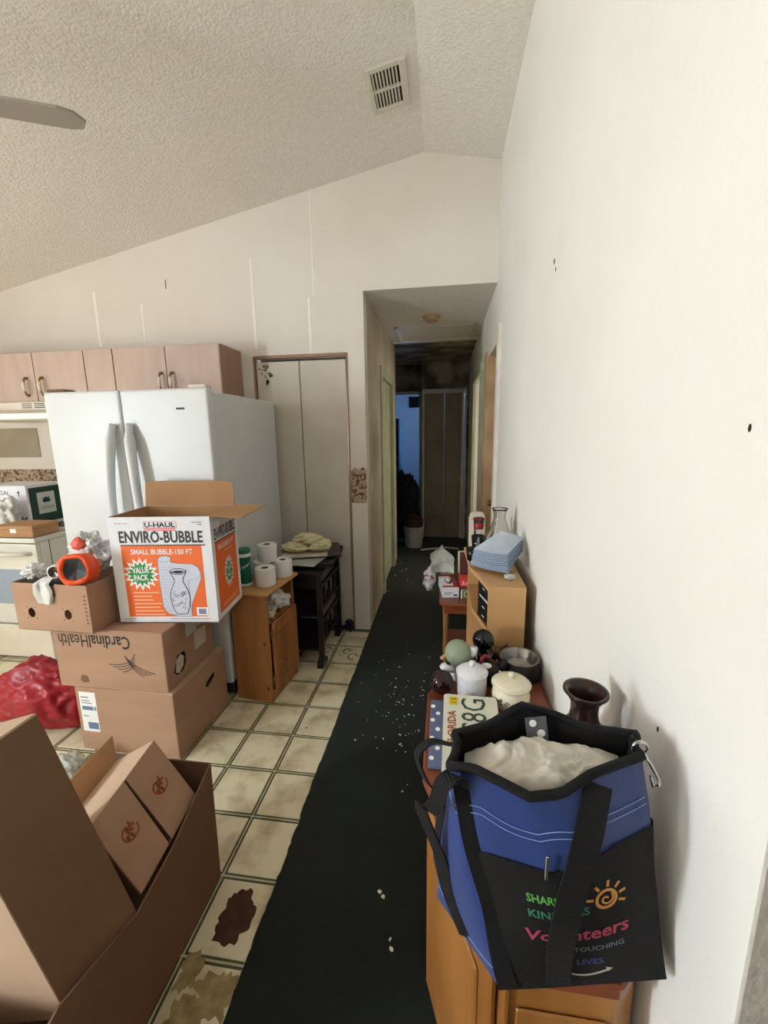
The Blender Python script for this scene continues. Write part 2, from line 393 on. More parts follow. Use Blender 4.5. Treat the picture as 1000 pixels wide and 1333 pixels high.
# back wall with pantry recess and hall opening
PX0, PX1, PZ = -1.355, -.672, 2.046
wb = MB(); TH = .115
def wall_y(mb, x0, x1, z0, z1, y=YB, th=TH): mb.box(x0, x1, y, y+th, z0, z1)
def slopewall(mb, x0, x1, z0, y0, y1):
    xs = [x0]+([XRG] if x0 < XRG < x1 else [])+[x1]
    pts = [(x0, z0), (x1, z0)]+[(x, zc(x)+.02) for x in reversed(xs)]
    mb.prism(pts, 0, y1-y0, M=Matrix(((1, 0, 0, 0), (0, 0, -1, y1), (0, 1, 0, 0), (0, 0, 0, 1))))
wall_y(wb, X0, PX0, 0, PZ); wall_y(wb, PX1, XL, 0, PZ)
slopewall(wb, X0, XL, PZ, YB, YB+TH); slopewall(wb, XL, XR+.12, 2.44, YB, YB+TH)
wbk = struct('wall_back', wb, wallm)
for (px0, py0, px1, py1, wd) in ((403, 250, 402, 385, .012), (402, 388, 402, 461, .02), (326, 335, 326, 455, .02), (122, 380, 122, 452, .025), (184, 395, 184, 450, .016)):
    a = at(px0, py0, y=YB); c = at(px1, py1, y=YB)
    part('joint_tape', MB().box(a.x-wd/2, a.x+wd/2, YB-.0016, YB+.002, c.z, a.z, .0006), seamm, wbk)
a = at(215, 364, y=YB); part('scratch', MB().box(a.x-.003, a.x+.003, YB-.001, YB+.001, a.z-.06, a.z), duct, wbk)
# remnants of the wallpaper border
part('wallpaper_border', MB().prism([(PX1+.004, 1.0), (XL-.004, 1.0), (XL-.004, 1.25), (-.58, 1.262), (-.61, 1.245), (-.64, 1.26), (PX1+.004, 1.235)], 0, .0015, M=frame((0, YB, 0), (1, 0, 0), (0, 0, 1))), paperbrown, wbk, 'torn brown floral wallpaper border')
part('wallpaper_border', MB().box(X0+.02, -1.5, YB-.0015, YB+.001, 1.0, 1.255), paperbrown, wbk, 'torn brown floral wallpaper border')
# right wall (ends with a cap at y = .404), pierced by the hall door and an opening added for fill light
RY0, DY0, DY1, DZ = .404, 2.75, 3.42, 2.07
wr = MB()
wr.box(XR, XR+.12, RY0, DY0, 0, 3.2); wr.box(XR, XR+.12, DY1, 3.85, 0, 2.6); wr.box(XR, XR+.12, 4.7, 6.0, 0, 2.6); wr.box(XR, XR+.12, 3.85, 4.7, 2.0, 2.6); wr.box(XR, XR+.12, DY0, DY1, DZ, 3.2)
wrt = struct('wall_right', wr, wallr)
for (px, py, s) in ((722, 340, .008), (724, 350, .006), (977, 557, .004), (857, 949, .004)):
    c = at(px, py, x=XR); part('chip', MB().prism([(s*random.uniform(.5, 1.2)*math.cos(t)*.6, s*random.uniform(.6, 1.3)*math.sin(t)) for t in np.linspace(0, 5.4, 7)], 0, .0012, M=frame((XR, c.y, c.z), (0, -1, 0), (0, 0, 1))), duct, wrt)
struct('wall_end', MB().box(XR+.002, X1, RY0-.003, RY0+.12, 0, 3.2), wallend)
struct('wall_side', MB().box(X1, X1+.1, Y0, RY0+.12, 0, 3.1), darkwallm)
# left wall with glazed door, kitchen window and an added sun opening; rear wall with added fill window
wl = MB()
wl.box(X0-.12, X0, Y0, -3.3, 0, 2.6); wl.box(X0-.12, X0, -2.1, -1.66, 0, 2.6); wl.box(X0-.12, X0, -3.3, -2.1, 2.1, 2.6); wl.box(X0-.12, X0, -1.04, .8, 0, 2.6); wl.box(X0-.12, X0, 1.7, YB+.1, 0, 2.6)
wl.box(X0-.12, X0, -1.66, -1.04, 2.1, 2.6); wl.box(X0-.12, X0, .8, 1.7, 2.0, 2.6); wl.box(X0-.12, X0, .8, 1.7, 0, 1.1)
struct('wall_left', wl, wallm)
wf = MB(); wf.box(X0, -2.8, Y0-.12, Y0, 0, 3.25); wf.box(-.4, X1, Y0-.12, Y0, 0, 3.25); wf.box(-2.8, -.4, Y0-.12, Y0, 0, .85); wf.box(-2.8, -.4, Y0-.12, Y0, 2.15, 3.25)
struct('wall_rear', wf, darkwallm)
def winframe(name, axis, c, a0, a1, z0, z1):
    mb = MB()
    for (u0, u1, v0, v1) in ((a0, a1, z0, z0+.05), (a0, a1, z1-.05, z1), (a0, a0+.05, z0, z1), (a1-.05, a1, z0, z1), ((a0+a1)/2-.025, (a0+a1)/2+.025, z0, z1)):
        if axis == 'x': mb.box(c-.1, c-.04, u0, u1, v0, v1)
        else: mb.box(u0, u1, c-.1, c-.04, v0, v1)
    struct(name, mb, trimw)
winframe('door_4', 'x', X0, -1.66, -1.04, 0, 2.1); winframe('sun_opening', 'x', X0, -3.3, -2.1, 0, 2.1); winframe('window_1', 'x', X0, .8, 1.7, 1.1, 2.0); winframe('rear_fill_window', 'y', Y0, -2.8, -.4, .85, 2.15)  # second glazed opening is unseen, added only for sun bounce; rear window for fill

struct('wall_fill_room', MB().box(XR+.12, 1.9, 3.6, 3.7, 0, 2.5).box(XR+.12, 1.9, 4.85, 4.95, 0, 2.5).box(1.85, 1.95, 3.6, 4.95, 0, 2.5).box(XR+.12, 1.95, 3.6, 4.95, 2.45, 2.5).box(XR+.02, 1.95, 3.6, 4.95, -.06, 0), wallm)  # unseen room shell added to hold the hall fill lamp
# ---- hall
HZ = 2.44
hl = MB()
hl.box(XL-.11, XL, YB+TH, 3.78, 0, HZ+.1); hl.box(XL-.11, XL, 3.78, 4.55, 2.0, HZ+.1); hl.box(XL-.11, XL, 4.55, 4.86, 0, HZ+.1)
struct('wall_hall_left', hl, hallm)
struct('ceiling_hall', MB().box(XL-.1, XR+.1, YB+TH, 4.6, HZ, HZ+.08), ceilm)
struct('ceiling_hall_end', MB().box(-1.6, XR+.1, 4.6, 9.2, HZ+.002, HZ+.08), moldm)
struct('trim_1', MB().box(XL, XR, 4.55, 4.62, HZ-.018, HZ+.01, .003), trimw)
struct('trim_2', MB().box(XL+.09, XR-.05, 4.0, 4.035, HZ-.012, HZ+.01, .003).box(XL+.09, XL+.125, 4.0, 4.55, HZ-.012, HZ+.01).box(XR-.085, XR-.05, 4.0, 4.55, HZ-.012, HZ+.01), trimw)
YE, YD = 5.93, 6.4
he = MB(); he.box(-.31, -.275, YE, YE+.1, 0, 2.03); he.box(.275, XR, YE, YE+.1, 0, 2.03); he.box(-.31, XR, YE, YE+.1, 2.03, HZ+.02); he.box(-.31, -.26, YE+.1, YD, 0, HZ+.02)
struct('wall_hall_end', he, moldm)
hb = MB(); hb.box(-1.6, -.80, YD, YD+.1, 0, HZ+.02); hb.box(-.80, -.37, YD, YD+.1, 2.06, HZ+.02); hb.box(-.37, -.26, YD, YD+.1, 0, HZ+.02)
struct('wall_hall_far', hb, moldm)
struct('wall_alcove', MB().box(-1.6, -1.5, 4.86, YD, 0, HZ+.02).box(-1.6, XL-.1, 4.8, 4.86, 0, HZ+.02), hallm)
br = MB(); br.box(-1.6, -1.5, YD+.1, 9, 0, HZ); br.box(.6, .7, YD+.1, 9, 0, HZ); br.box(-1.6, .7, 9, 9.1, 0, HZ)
struct('wall_blue_room', br, bluelitwall)
struct('floor_hall', MB().box(-1.6, .7, YB+.001, 9.1, -.08, 0), carpetm)
struct('wall_hall_side', MB().box(XR, XR+.12, 6.0, YD+.2, 0, HZ), hallm)
struct('trim_3', MB().box(-.83, -.80, YD-.02, YD+.1, 0, 2.09).box(-.37, -.335, YD-.02, YD+.1, 0, 2.09).box(-.83, -.335, YD-.02, YD+.1, 2.06, 2.1), trimw)
# left hall door, closed in its casing
d1 = struct('door_1', MB().box(XL-.06, XL-.025, 3.78, 4.55, .012, 1.99, .003), greenjamb)
struct('trim_4', MB().box(XL-.02, XL+.015, 3.70, 3.785, 0, 1.989, .004).box(XL-.02, XL+.015, 4.545, 4.63, 0, 1.989, .004).box(XL-.02, XL+.015, 3.70, 4.63, 1.99, 2.075, .004), greenjamb)
for z in (.3, 1.02, 1.72): part('hinge', MB().box(XL-.026, XL-.018, 3.787, 3.815, z-.05, z+.05, .002), brass, d1)
# closet door at the hall end: dull paired leaves with a lighter right casing
d2 = struct('door_2', MB().box(-.27, -.002, YE+.01, YE+.045, .012, 2.02, .004).box(.002, .235, YE+.01, YE+.045, .012, 2.02, .004), darkdoor)
for z in (.55, 1.15, 1.6):
    for (x0, x1) in ((-.25, -.03), (.03, .21)): part('panel', MB().box(x0, x1, YE+.004, YE+.02, z-.22, z+.2, .008), darkdoor, d2)
struct('trim_5', MB().box(.232, .262, YE-.03, YE+.03, 0, 2.05, .004).box(.27, .30, YE-.06, YE+.02, 0, 2.05, .004).box(-.305, -.272, YE-.02, YE+.03, 0, 2.05, .004).box(-.305, .30, YE-.015, YE+.03, 2.02, 2.08, .004), trimw)
# right hall door: pale casing, tan slab just inside
d3 = struct('door_3', MB().box(XR+.05, XR+.09, DY0+.01, DY1-.01, .012, DZ-.03, .003), jambm)
c = at(637, 560, x=XR+.04)
part('door_knob', MB().lathe([(0, -.03), (.02, -.03), (.028, -.015), (.02, 0), (.01, .004), (.01, .05)], 14, M=T(XR+.045, 3.32, .95) @ RY(PI/2)), brass, d3, smooth=True)
struct('trim_6', MB().box(XR-.02, XR+.12, DY0-.07, DY0+.012, 0, DZ+.06, .004).box(XR-.002, XR+.12, DY0-.05, DY1+.02, DZ-.012, DZ+.05, .004), trimw)
struct('trim_7', MB().box(XR-.018, XR+.12, DY1-.01, DY1+.11, 0, DZ+.03, .004), jambm)
struct('trim_8', MB().box(XR-.03, XR+.001, DY1+.35, DY1+.43, 0, 1.999, .004).box(XR-.03, XR+.001, 4.7, 4.78, 0, 1.999, .004).box(XR-.03, XR+.001, DY1+.35, 4.78, 2.0, 2.075, .004), greenjamb)
c = at(483, 629, x=XL)
t = thing('light_switch', 'small ivory light switch on the hall wall', 'light switch', (XL+.003, c.y, c.z))
part('plate', MB().box(XL+.0005, XL+.006, c.y-.035, c.y+.035, c.z-.057, c.z+.057, .002), cream, t); part('toggle', MB().box(XL+.006, XL+.016, c.y-.005, c.y+.005, c.z-.002, c.z+.014, .002), cream, t)
# smoke detector
c = at(562, 412, z=HZ)
t = thing('smoke_detector', 'round yellowed smoke detector on the hall ceiling', 'smoke detector', (c.x, c.y, HZ-.04))
part('base', MB(T(c.x, c.y, HZ)).lathe([(0, -.012), (.072, -.012), (.075, -.006), (.075, 0), (0, 0)], 30), yellowed, t, smooth=True, ang=.6)
part('cover', MB(T(c.x, c.y, HZ)).lathe([(0, -.04), (.045, -.04), (.058, -.034), (.064, -.012), (0, -.012)], 30), yellowed, t, smooth=True, ang=.6)
# pantry: recess, dark jamb, bifold leaves
struct('wall_pantry', MB().box(PX0-.1, PX1+.02, YB+.35, YB+.4, 0, PZ+.05).box(PX0-.1, PX0-.05, YB+TH, YB+.36, 0, PZ+.05).box(PX1+.01, PX1+.05, YB+TH, YB+.36, 0, PZ+.05), dark)
struct('trim_9', MB().box(PX0, PX1, YB-.006, YB+.03, PZ-.012, PZ+.008).box(PX0-.004, PX0+.008, YB-.006, YB+.03, 0, PZ).box(PX1-.006, PX1+.004, YB-.004, YB+.03, 0, PZ), cabside)
PM = -1.02
d5 = bpy.data.objects.new('door_5', None); C.objects.link(d5); d5['kind'] = 'structure'; d5.location = (PM, YB, 0)
part('leaf', MB().box(PX0+.014, PM-.003, YB+.004, YB+.034, .02, PZ-.035, .003), pantrym, d5)
part('leaf', MB().box(PM+.003, PX1-.012, YB+.004, YB+.034, .02, PZ-.035, .003), pantrym, d5)
part('knob', MB(T(-1.163, YB+.004, .958) @ RX(PI/2)).lathe([(0, .032), (.012, .032), (.017, .022), (.012, .012), (.007, .008), (.007, 0)], 16), pantrym, d5, smooth=True)
rs = random.Random(3); fp = []; a = at(345, 487, y=YB)
for k in range(26):
    u, v = rs.uniform(-.05, .05), rs.uniform(-.07, .06)
    if u+v*.4 > .05 or (u < 0 and v < -.03) or (v < -.04 and u > .02): continue
    fp.append(circ(u, v, rs.uniform(.006, .014), rs.uniform(.006, .014), 8))
decal('flower_sticker', fp, frame((a.x, YB+.004, a.z), (1, 0, 0), (0, 0, 1)), paperbrown, d5, .001, 'brown floral sticker')
# ceiling vent, screwed to the left slope
vc = [(-.385, 2.262), (-.2, 2.545)]
vx, vy = (vc[0][0]+vc[1][0])/2, (vc[0][1]+vc[1][1])/2
VF = frame((vx, vy, zc(vx)), (1, 0, SL), (0, -1, 0))
t = thing('ceiling_vent', 'white louvred air vent on the sloped ceiling', 'vent', (vx, vy, zc(vx)-.02))
hw, hd = .098, .142
part('frame', MB(VF).box(-hw, -hw+.022, -hd, hd, 0, .012, .003).box(hw-.035, hw, -hd, hd, 0, .016, .003).box(-hw+.02, hw-.03, -hd, -hd+.03, 0, .012, .003).box(-hw+.02, hw-.03, hd-.03, hd, 0, .012, .003).box(-hw+.02, hw-.03, -.006, .006, 0, .011), ventm, t)
part('duct', MB(VF).box(-hw+.02, hw-.034, -hd+.028, hd-.028, .0005, .002), duct, t)
for r_ in (0, 1):
    for k in range(8):
        x = -hw+.03+k*.0165
        part('slat', MB(VF @ T(x, 0, .006) @ RY(.6)).box(-.0045, .0045, (.006 if r_ else -hd+.03), (hd-.03 if r_ else -.006), -.0012, .0012), ventm, t)
# ceiling fan, its hub outside the picture; one blade stands in for a blade shadow
FZ = 2.5
tip = at(112, 158, z=FZ); e = at(0, 139, z=FZ); fd = (e-tip).normalized(); hub = tip+fd*.66
t = thing('ceiling_fan', 'pale ceiling fan, a grey blade standing in for a ceiling shadow', 'ceiling fan', (hub.x, hub.y, FZ-.1))
part('down_rod', MB(T(hub.x, hub.y, 0)).lathe([(0, FZ+.04), (.014, FZ+.04), (.014, zc(hub.x)-.05), (.06, zc(hub.x)-.04), (.06, zc(hub.x)+.01), (0, zc(hub.x)+.01)], 16), ventm, t, smooth=True, ang=.6)
part('motor', MB(T(hub.x, hub.y, FZ)).lathe([(0, -.09), (.05, -.09), (.095, -.05), (.1, .02), (.06, .05), (0, .05)], 24), ventm, t, smooth=True, ang=.6)
ang0 = math.atan2(-fd.y, -fd.x)
for k in range(4):
    a = ang0+k*2*PI/4
    part('blade', MB(T(hub.x, hub.y, FZ) @ RZ(a) @ RX(.12)).prism([(.13, -.035), (.2, -.055), (.6, -.06), (.64, -.045), (.66, 0), (.64, .045), (.6, .06), (.2, .055), (.13, .035)], -.004, .004), mat('fan_blade_shadow', '#9d958a', .7), t)  # grey of the blade stands for the shadow on the ceiling
    part('bracket', MB(T(hub.x, hub.y, FZ) @ RZ(a)).box(.08, .2, -.02, .02, -.012, -.002, .003), ventm, t)

# ============================================================ KITCHEN
def pull(x, z, y, par):
    """arched brass pull with a pale ceramic grip, on a door facing -y"""
    h = part('handle', MB().tube([(x, y, z+.058), (x, y-.012, z+.06), (x, y-.028, z+.038), (x, y-.03, z), (x, y-.028, z-.038), (x, y-.012, z-.06), (x, y, z-.058)], [.009, .009, .007, .006, .007, .009, .009], 8), brass, par, smooth=True)
    part('grip', MB().tube([(x, y-.029, z+.032), (x, y-.032, z+.015), (x, y-.033, z), (x, y-.032, z-.015), (x, y-.029, z-.032)], [.006, .01, .011, .01, .006], 8), cream, h, smooth=True)
CF, CZ0, CZ1 = 2.672, 1.752, 2.088
def wallcab(name, x0, x1, label, doors):
    t = thing(name, label, 'cabinet', ((x0+x1)/2, (CF+YB)/2, CZ0), 'wall cabinets above the kitchen')
    part('body', MB().box(x0, x1, CF+.02, YB-.002, CZ0, CZ1), cabside, t)
    for (a, b, hx) in doors:
        d = part('door' if hx else 'panel', MB().box(a+.0025, b-.0025, CF, CF+.019, CZ0+.002, CZ1-.002, .002), cabm, t)
        if hx: pull(hx, CZ0+.105, CF, d)
wallcab('wall_cabinet', -3.5, -2.437, 'pinkish two-door wall cabinet above the range hood', [(-3.5, -2.835, -2.9), (-2.835, -2.437, -2.775)])
wallcab('wall_cabinet', -2.435, -2.217, 'narrow plain wall cabinet between the range hood cabinet and the fridge cabinet', [(-2.435, -2.217, None)])
wallcab('wall_cabinet', -2.215, -1.447, 'pinkish two-door wall cabinet over the white fridge', [(-2.215, -1.83, -1.868), (-1.83, -1.447, -1.79)])
# range hood
t = thing('range_hood', 'cream range hood with vent slots under the wall cabinet', 'range hood', (-2.96, 2.7, 1.62))
prof = [(2.52, 1.625), (2.5, 1.64), (2.5, 1.665), (2.63, 1.70), (2.63, 1.75), (YB-.003, 1.75), (YB-.003, 1.625)]
hm = Matrix(((0, 0, 1, 0), (1, 0, 0, 0), (0, 1, 0, 0), (0, 0, 0, 1)))
part('body', MB().prism(prof, -3.36, -2.54, M=hm), cream, t)
part('lip', MB().box(-3.362, -2.538, 2.494, 2.503, 1.63, 1.668, .002), white, t)
for k in range(4):
    for q in range(3): part('slot', MB().box(-2.93+k*.1, -2.85+k*.1, 2.6285, 2.631, 1.710+q*.013, 1.715+q*.013), duct, t)
# metal splash sheet on the wall behind the range
a, b = at(52, 557, y=YB), at(52, 595, y=YB)
single('splash_sheet', MB().box(-3.75, -3.215, YB-.006, YB-.001, 1.352, 1.582, .001), darkdoor, 'brown rectangular sheet fixed to the wall behind the range', 'wall panel')
# range
SX0, SX1, SF, SZ = -3.345, -2.585, 2.255, .872
t = thing('kitchen_range', 'white electric range with oven window and grimy drawer', 'stove', ((SX0+SX1)/2, 2.6, 0))
part('body', MB().box(SX0, SX1, SF+.035, 2.92, .015, SZ-.03, .004), stovew, t)
part('cooktop', MB().box(SX0-.006, SX1+.006, SF-.012, 2.92, SZ-.03, SZ, .008, seg=2), stovew, t)
part('backguard', MB().box(SX0, SX1, 2.86, 2.95, SZ, 1.06, .01), stovew, t)
d = part('oven_door', MB().box(SX0+.004, SX1-.004, SF, SF+.036, .28, SZ-.04, .008, seg=2), stovew, t)
part('window', MB().box(SX0+.14, SX1-.13, SF-.003, SF+.004, .42, .66, .006), ovenglass, d)
part('handle', MB().tube([(SX0+.05, SF, .77), (SX0+.06, SF-.04, .775), (SX0+.3, SF-.05, .775), (SX1-.3, SF-.05, .775), (SX1-.06, SF-.04, .775), (SX1-.05, SF, .77)], .017, 10, flat=.8), stovew, d, smooth=True)
part('drawer', MB().box(SX0+.004, SX1-.004, SF+.004, SF+.036, .03, .262, .006), cream, t, 'grimy cream drawer front')
part('side_seam', MB().box(SX1-.0005, SX1+.0008, SF+.09, SF+.095, .1, SZ-.03), black, t)
for k in range(4):
    part('burner', MB(T(SX0+.2+.36*(k % 2), SF+.16+.26*(k//2), SZ-.0035)).tube([(r*math.cos(a), r*math.sin(a), .004) for a, r in zip(np.linspace(0, 6*PI, 60), np.linspace(.02, .085, 60))], .004, 5), black, t)
# carton of lotion and the flat brown case standing on the range
F0 = at(31, 694, z=SZ+.012); zb = SZ+.0045
lx, ly = -2.895, 2.52
LW, LD, LH = .40, .30, .30
LM_ = T(lx, ly, zb) @ RZ(.02)
t = thing('lotion_carton', 'white and green carton printed with a lotus on the range', 'box', (lx-.2, ly+.15, zb))
part('carton', MB(LM_).box(-LW, 0, 0, LD, 0, LH, .002), boxwhite, t)
Ff = LM_ @ frame((-LW, 0, 0), (1, 0, 0), (0, 0, 1)); Fs = LM_ @ frame((0, 0, 0), (0, 1, 0), (0, 0, 1))
decal('green_panel', [rect(.018, LD-.008, .02, LH-.02)], Fs, dkgreen, t)
decal('pale_square', [rect(.075, .215, .085, .24)], Fs, palegrey, t, .0012)
cx, cy = .145, .165; pet = []
for a in (-65, -35, 0, 35, 65):
    r = math.radians(a); L_ = .048 if abs(a) < 50 else .04
    def q(u, v): return (cx+u*math.cos(r)+v*math.sin(r), cy-u*math.sin(r)*1+v*math.cos(r))
    pet.append([q(0, 0), q(.012, L_*.5), q(0, L_), q(-.012, L_*.5)])
decal('lotus', pet, Fs, dkgreen, t, .0018)
text('lettering', 'LAPALM', Fs, cx, .118, .02, dkgreen, t, .1, .002, align='CENTER')
text('lettering', 'LM', Ff, LW-.022, .03, .05, inkdk, t, off=.001, align='RIGHT')
text('lettering', 'GAL', Ff, LW-.13, .235, .03, inkdk, t, off=.001, align='RIGHT')
decal('arrow', [rect(LW-.062, LW-.056, .225, .262), [(LW-.07, .248), (LW-.048, .248), (LW-.059, .266)]], Ff, inkdk, t)
c = at(7, 697, z=SZ+.002); c2 = at(57, 695, z=SZ+.002)
bm_ = T(-2.60, 2.262, SZ+.0045) @ RZ(.05)
t = thing('brown_case', 'flat orange-brown case with pale label on the range', 'case', (-2.73, 2.35, SZ+.0045))
part('case', MB(bm_).box(-.27, 0, 0, .20, 0, .075, .004), card_in, t)
part('lid_seam', MB(bm_).box(-.2705, .0008, -.0008, .2005, .05, .0515), card_dk, t)
part('label', MB(bm_).box(-.155, -.115, -.0015, .002, .03, .055), white, t)
# wrapped plastic bundle at the frame edge of the range
mb = MB(); mb.blob((-2.968, 2.43, SZ+.12), (.085, .06, .125), .45, 2.2, 4, 5)
for v in mb.bm.verts: v.co.z = max(v.co.z, SZ+.001); v.co.x = min(v.co.x, -2.876)
t = thing('plastic_bundle', 'crumpled clear plastic bundle with black lettering leaning on the lotion carton', 'plastic bag', (-2.968, 2.43, SZ))
part('film', mb, plastw, t, smooth=True)
# fridge
FR = T(-1.182, 2.03, 0) @ RZ(math.radians(1.0))
FWD, FDP, FHT, SPL = .925, .90, 1.74, .485
t = thing('fridge', 'white side-by-side fridge with two long curved handles', 'fridge', (FR @ Vector((-FWD/2, FDP/2, 0))))
part('body', MB(FR).box(-FWD+.006, -.006, .075, FDP, .02, FHT-.012, .006), applw, t)
part('gasket', MB(FR).box(-FWD+.012, -.012, .06, .08, .1, FHT-.018), inkdk, t)
part('grille', MB(FR).box(-FWD+.01, -.01, .03, .07, .02, .09, .004), inkdk, t)
d1 = part('door', MB(FR).box(-FWD, -SPL-.003, 0, .062, .1, FHT, .014, seg=3), applw, t, 'narrow freezer door')
d2 = part('door', MB(FR).box(-SPL+.003, 0, 0, .062, .1, FHT, .014, seg=3), applw, t, 'wide fridge door')
for d, x, s in ((d1, -SPL-.045, -1), (d2, -SPL+.05, 1)):
    zs = np.linspace(1.565, .72, 22); pts = []; rr = []
    for z in zs:
        u = (1.565-z)/.845
        pts.append((x+s*.02*math.sin(PI*u)+s*.018*u, -.012-.045*math.sin(PI*min(1, u*1.05))**.55, z)); rr.append(.026-.012*u if u > .06 else .017)
    part('handle', MB(FR).tube(pts, rr, 10, flat=1.2), applw, d, smooth=True)
part('badge', MB(FR).box(-.175, -.13, -.0015, .002, 1.635, 1.645), inkdk, d2)
part('hinge_cap', MB(FR).box(-.11, -.01, .01, .07, FHT, FHT+.018, .006), ventm, t)
part('hinge_cap', MB(FR).box(-FWD+.01, -FWD+.12, .01, .09, FHT, FHT+.015, .006), card_dk, t)

# ============================================================ BOX STACK
def ply(mb, pts, th=.004):
    """a flat cardboard panel from 3-D corners, thickened"""
    pts = [Vector(p) for p in pts]; n = (pts[1]-pts[0]).cross(pts[-1]-pts[0]).normalized()
    b = bmesh.new(); v0 = [b.verts.new(p+n*th/2) for p in pts]; v1 = [b.verts.new(p-n*th/2) for p in pts]; k = len(pts)
    b.faces.new(v0); b.faces.new(v1[::-1])
    for i in range(k): b.faces.new((v0[i], v1[i], v1[(i+1) % k], v0[(i+1) % k]))
    bmesh.ops.recalc_face_normals(b, faces=b.faces[:]); return mb._add(b)
def openbox(t, M, w, d, h, m, mi, th=.004):
    """open-topped carton: local x to the right, y away, origin at the near left bottom; one part per panel"""
    part('base', MB(M).box(0, w, 0, d, 0, th), mi, t)
    part('front_panel', MB(M).box(0, w, 0, th, 0, h), m, t); part('rear_panel', MB(M).box(0, w, d-th, d, 0, h), m, t)
    part('side_panel', MB(M).box(0, th, th, d-th, 0, h), m, t); part('side_panel', MB(M).box(w-th, w, th, d-th, 0, h), m, t)
# bottom carton
B1 = T(-1.735, 1.578, .003) @ RZ(math.radians(-1.5))
W1, D1, H1 = .522, .435, .338
t = thing('carton', 'plain brown carton with shipping label at the bottom of the stack', 'box', (-1.47, 1.78, .003), 'cartons stacked in front of the fridge')
part('body', MB(B1).box(0, W1, 0, D1, 0, H1, .003), card, t)
part('top_flap', MB(B1).box(.004, W1-.004, .003, D1/2-.002, H1, H1+.003).box(.004, W1-.004, D1/2+.002, D1-.003, H1, H1+.003), card_lt, t)
Fs = B1 @ frame((W1, 0, 0), (0, 1, 0), (0, 0, 1)); Ff = B1 @ frame((0, 0, 0), (1, 0, 0), (0, 0, 1))
hole = [(.245, .222), (.255, .212), (.315, .232), (.325, .248), (.315, .262), (.255, .24)]
decal('hand_hole', [hole], Fs, dark, t, .001)
lb = decal('shipping_label', [rect(.02, .11, .1, .31)], Ff, white, t, .0012, 'white and blue shipping label')
decal('print', [rect(.03, .09, .215, .235), rect(.095, .105, .215, .235), rect(.05, .105, .115, .15), rect(.03, .07, .28, .285), rect(.03, .075, .262, .266), rect(.03, .085, .25, .254), rect(.03, .06, .18, .184)], Ff, mat('label_ink', '#6d7f9e', .6), lb, .0018)
# CardinalHealth carton, upside down
B2 = T(-1.79, 1.566, .345) @ RZ(math.radians(.5))
W2, D2, H2 = .555, .395, .29
t = thing('carton', 'brown carton with upside-down lettering resting on the labelled carton', 'box', (-1.51, 1.76, .345), 'cartons stacked in front of the fridge')
part('body', MB(B2).box(0, W2, 0, D2, 0, H2, .003), card, t)
part('top_flap', MB(B2).box(.002, W2-.002, .004, D2/2-.002, H2, H2+.003).box(.002, W2-.002, D2/2+.002, D2-.004, H2, H2+.003), card, t)
Ff = B2 @ frame((0, 0, 0), (1, 0, 0), (0, 0, 1)); Fs = B2 @ frame((W2, 0, 0), (0, 1, 0), (0, 0, 1))
text('lettering', 'Cardinal', Ff, .392, .268, .062, ink, t, .205, rot=PI, bold=.012)
text('lettering', 'Health', Ff, .18, .268, .062, ink, t, .15, rot=PI)
arcs = []
for k in range(4):
    arcs += stroke([(.245+k*.022+s*(.16-k*.018), .19-k*.012-.06*(1-s)**1.6*.6-(.0 if 1 else 0)) for s in np.linspace(0, 1, 10)][::1], .0032) if 0 else []
for k in range(4):
    p0 = Vector((.27+k*.022, .128-k*.012)); p1 = Vector((.375, .118-k*.007)); p2 = Vector((.41-k*.003, .185-k*.018))
    arcs += stroke([tuple((1-s)**2*p0+2*s*(1-s)*p1+s*s*p2) for s in np.linspace(0, 1, 10)], .0032)
    p0 = Vector((.355+k*.006, .175-k*.012)); p1 = Vector((.40, .115-k*.006)); p2 = Vector((.50-k*.02, .092-k*.006))
    arcs += stroke([tuple((1-s)**2*p0+2*s*(1-s)*p1+s*s*p2) for s in np.linspace(0, 1, 10)], .0032)
decal('swoosh_logo', arcs, Ff, ink, t)
decal('scuff', [[(.11, .035), (.12, .065), (.15, .06), (.155, .03), (.13, .025)]], Ff, card_dk, t)
decal('label', [rect(.165, .255, .19, .285)], Fs, palegrey, t); decal('label', [rect(.265, .335, .205, .285)], Fs, palegrey, t); decal('label', [[(.225, .09), (.325, .09), (.33, .18), (.23, .185)]], Fs, mat('tape_label', '#cfc3b4', .6), t, .001)
decal('torn_hole', [[(.05, .07), (.085, .14), (.14, .135), (.155, .09), (.12, .045), (.075, .045)]], Fs, dark, t)
decal('torn_paper', [[(.062, .065), (.075, .12), (.105, .135), (.13, .115), (.12, .07), (.085, .05)]], Fs, mat('torn_white', '#cbbfb0', .8), t, .003)
decal('torn_paper', [[(.14, .09), (.16, .085), (.175, .115), (.155, .13)]], Fs, card_in, t, .002)
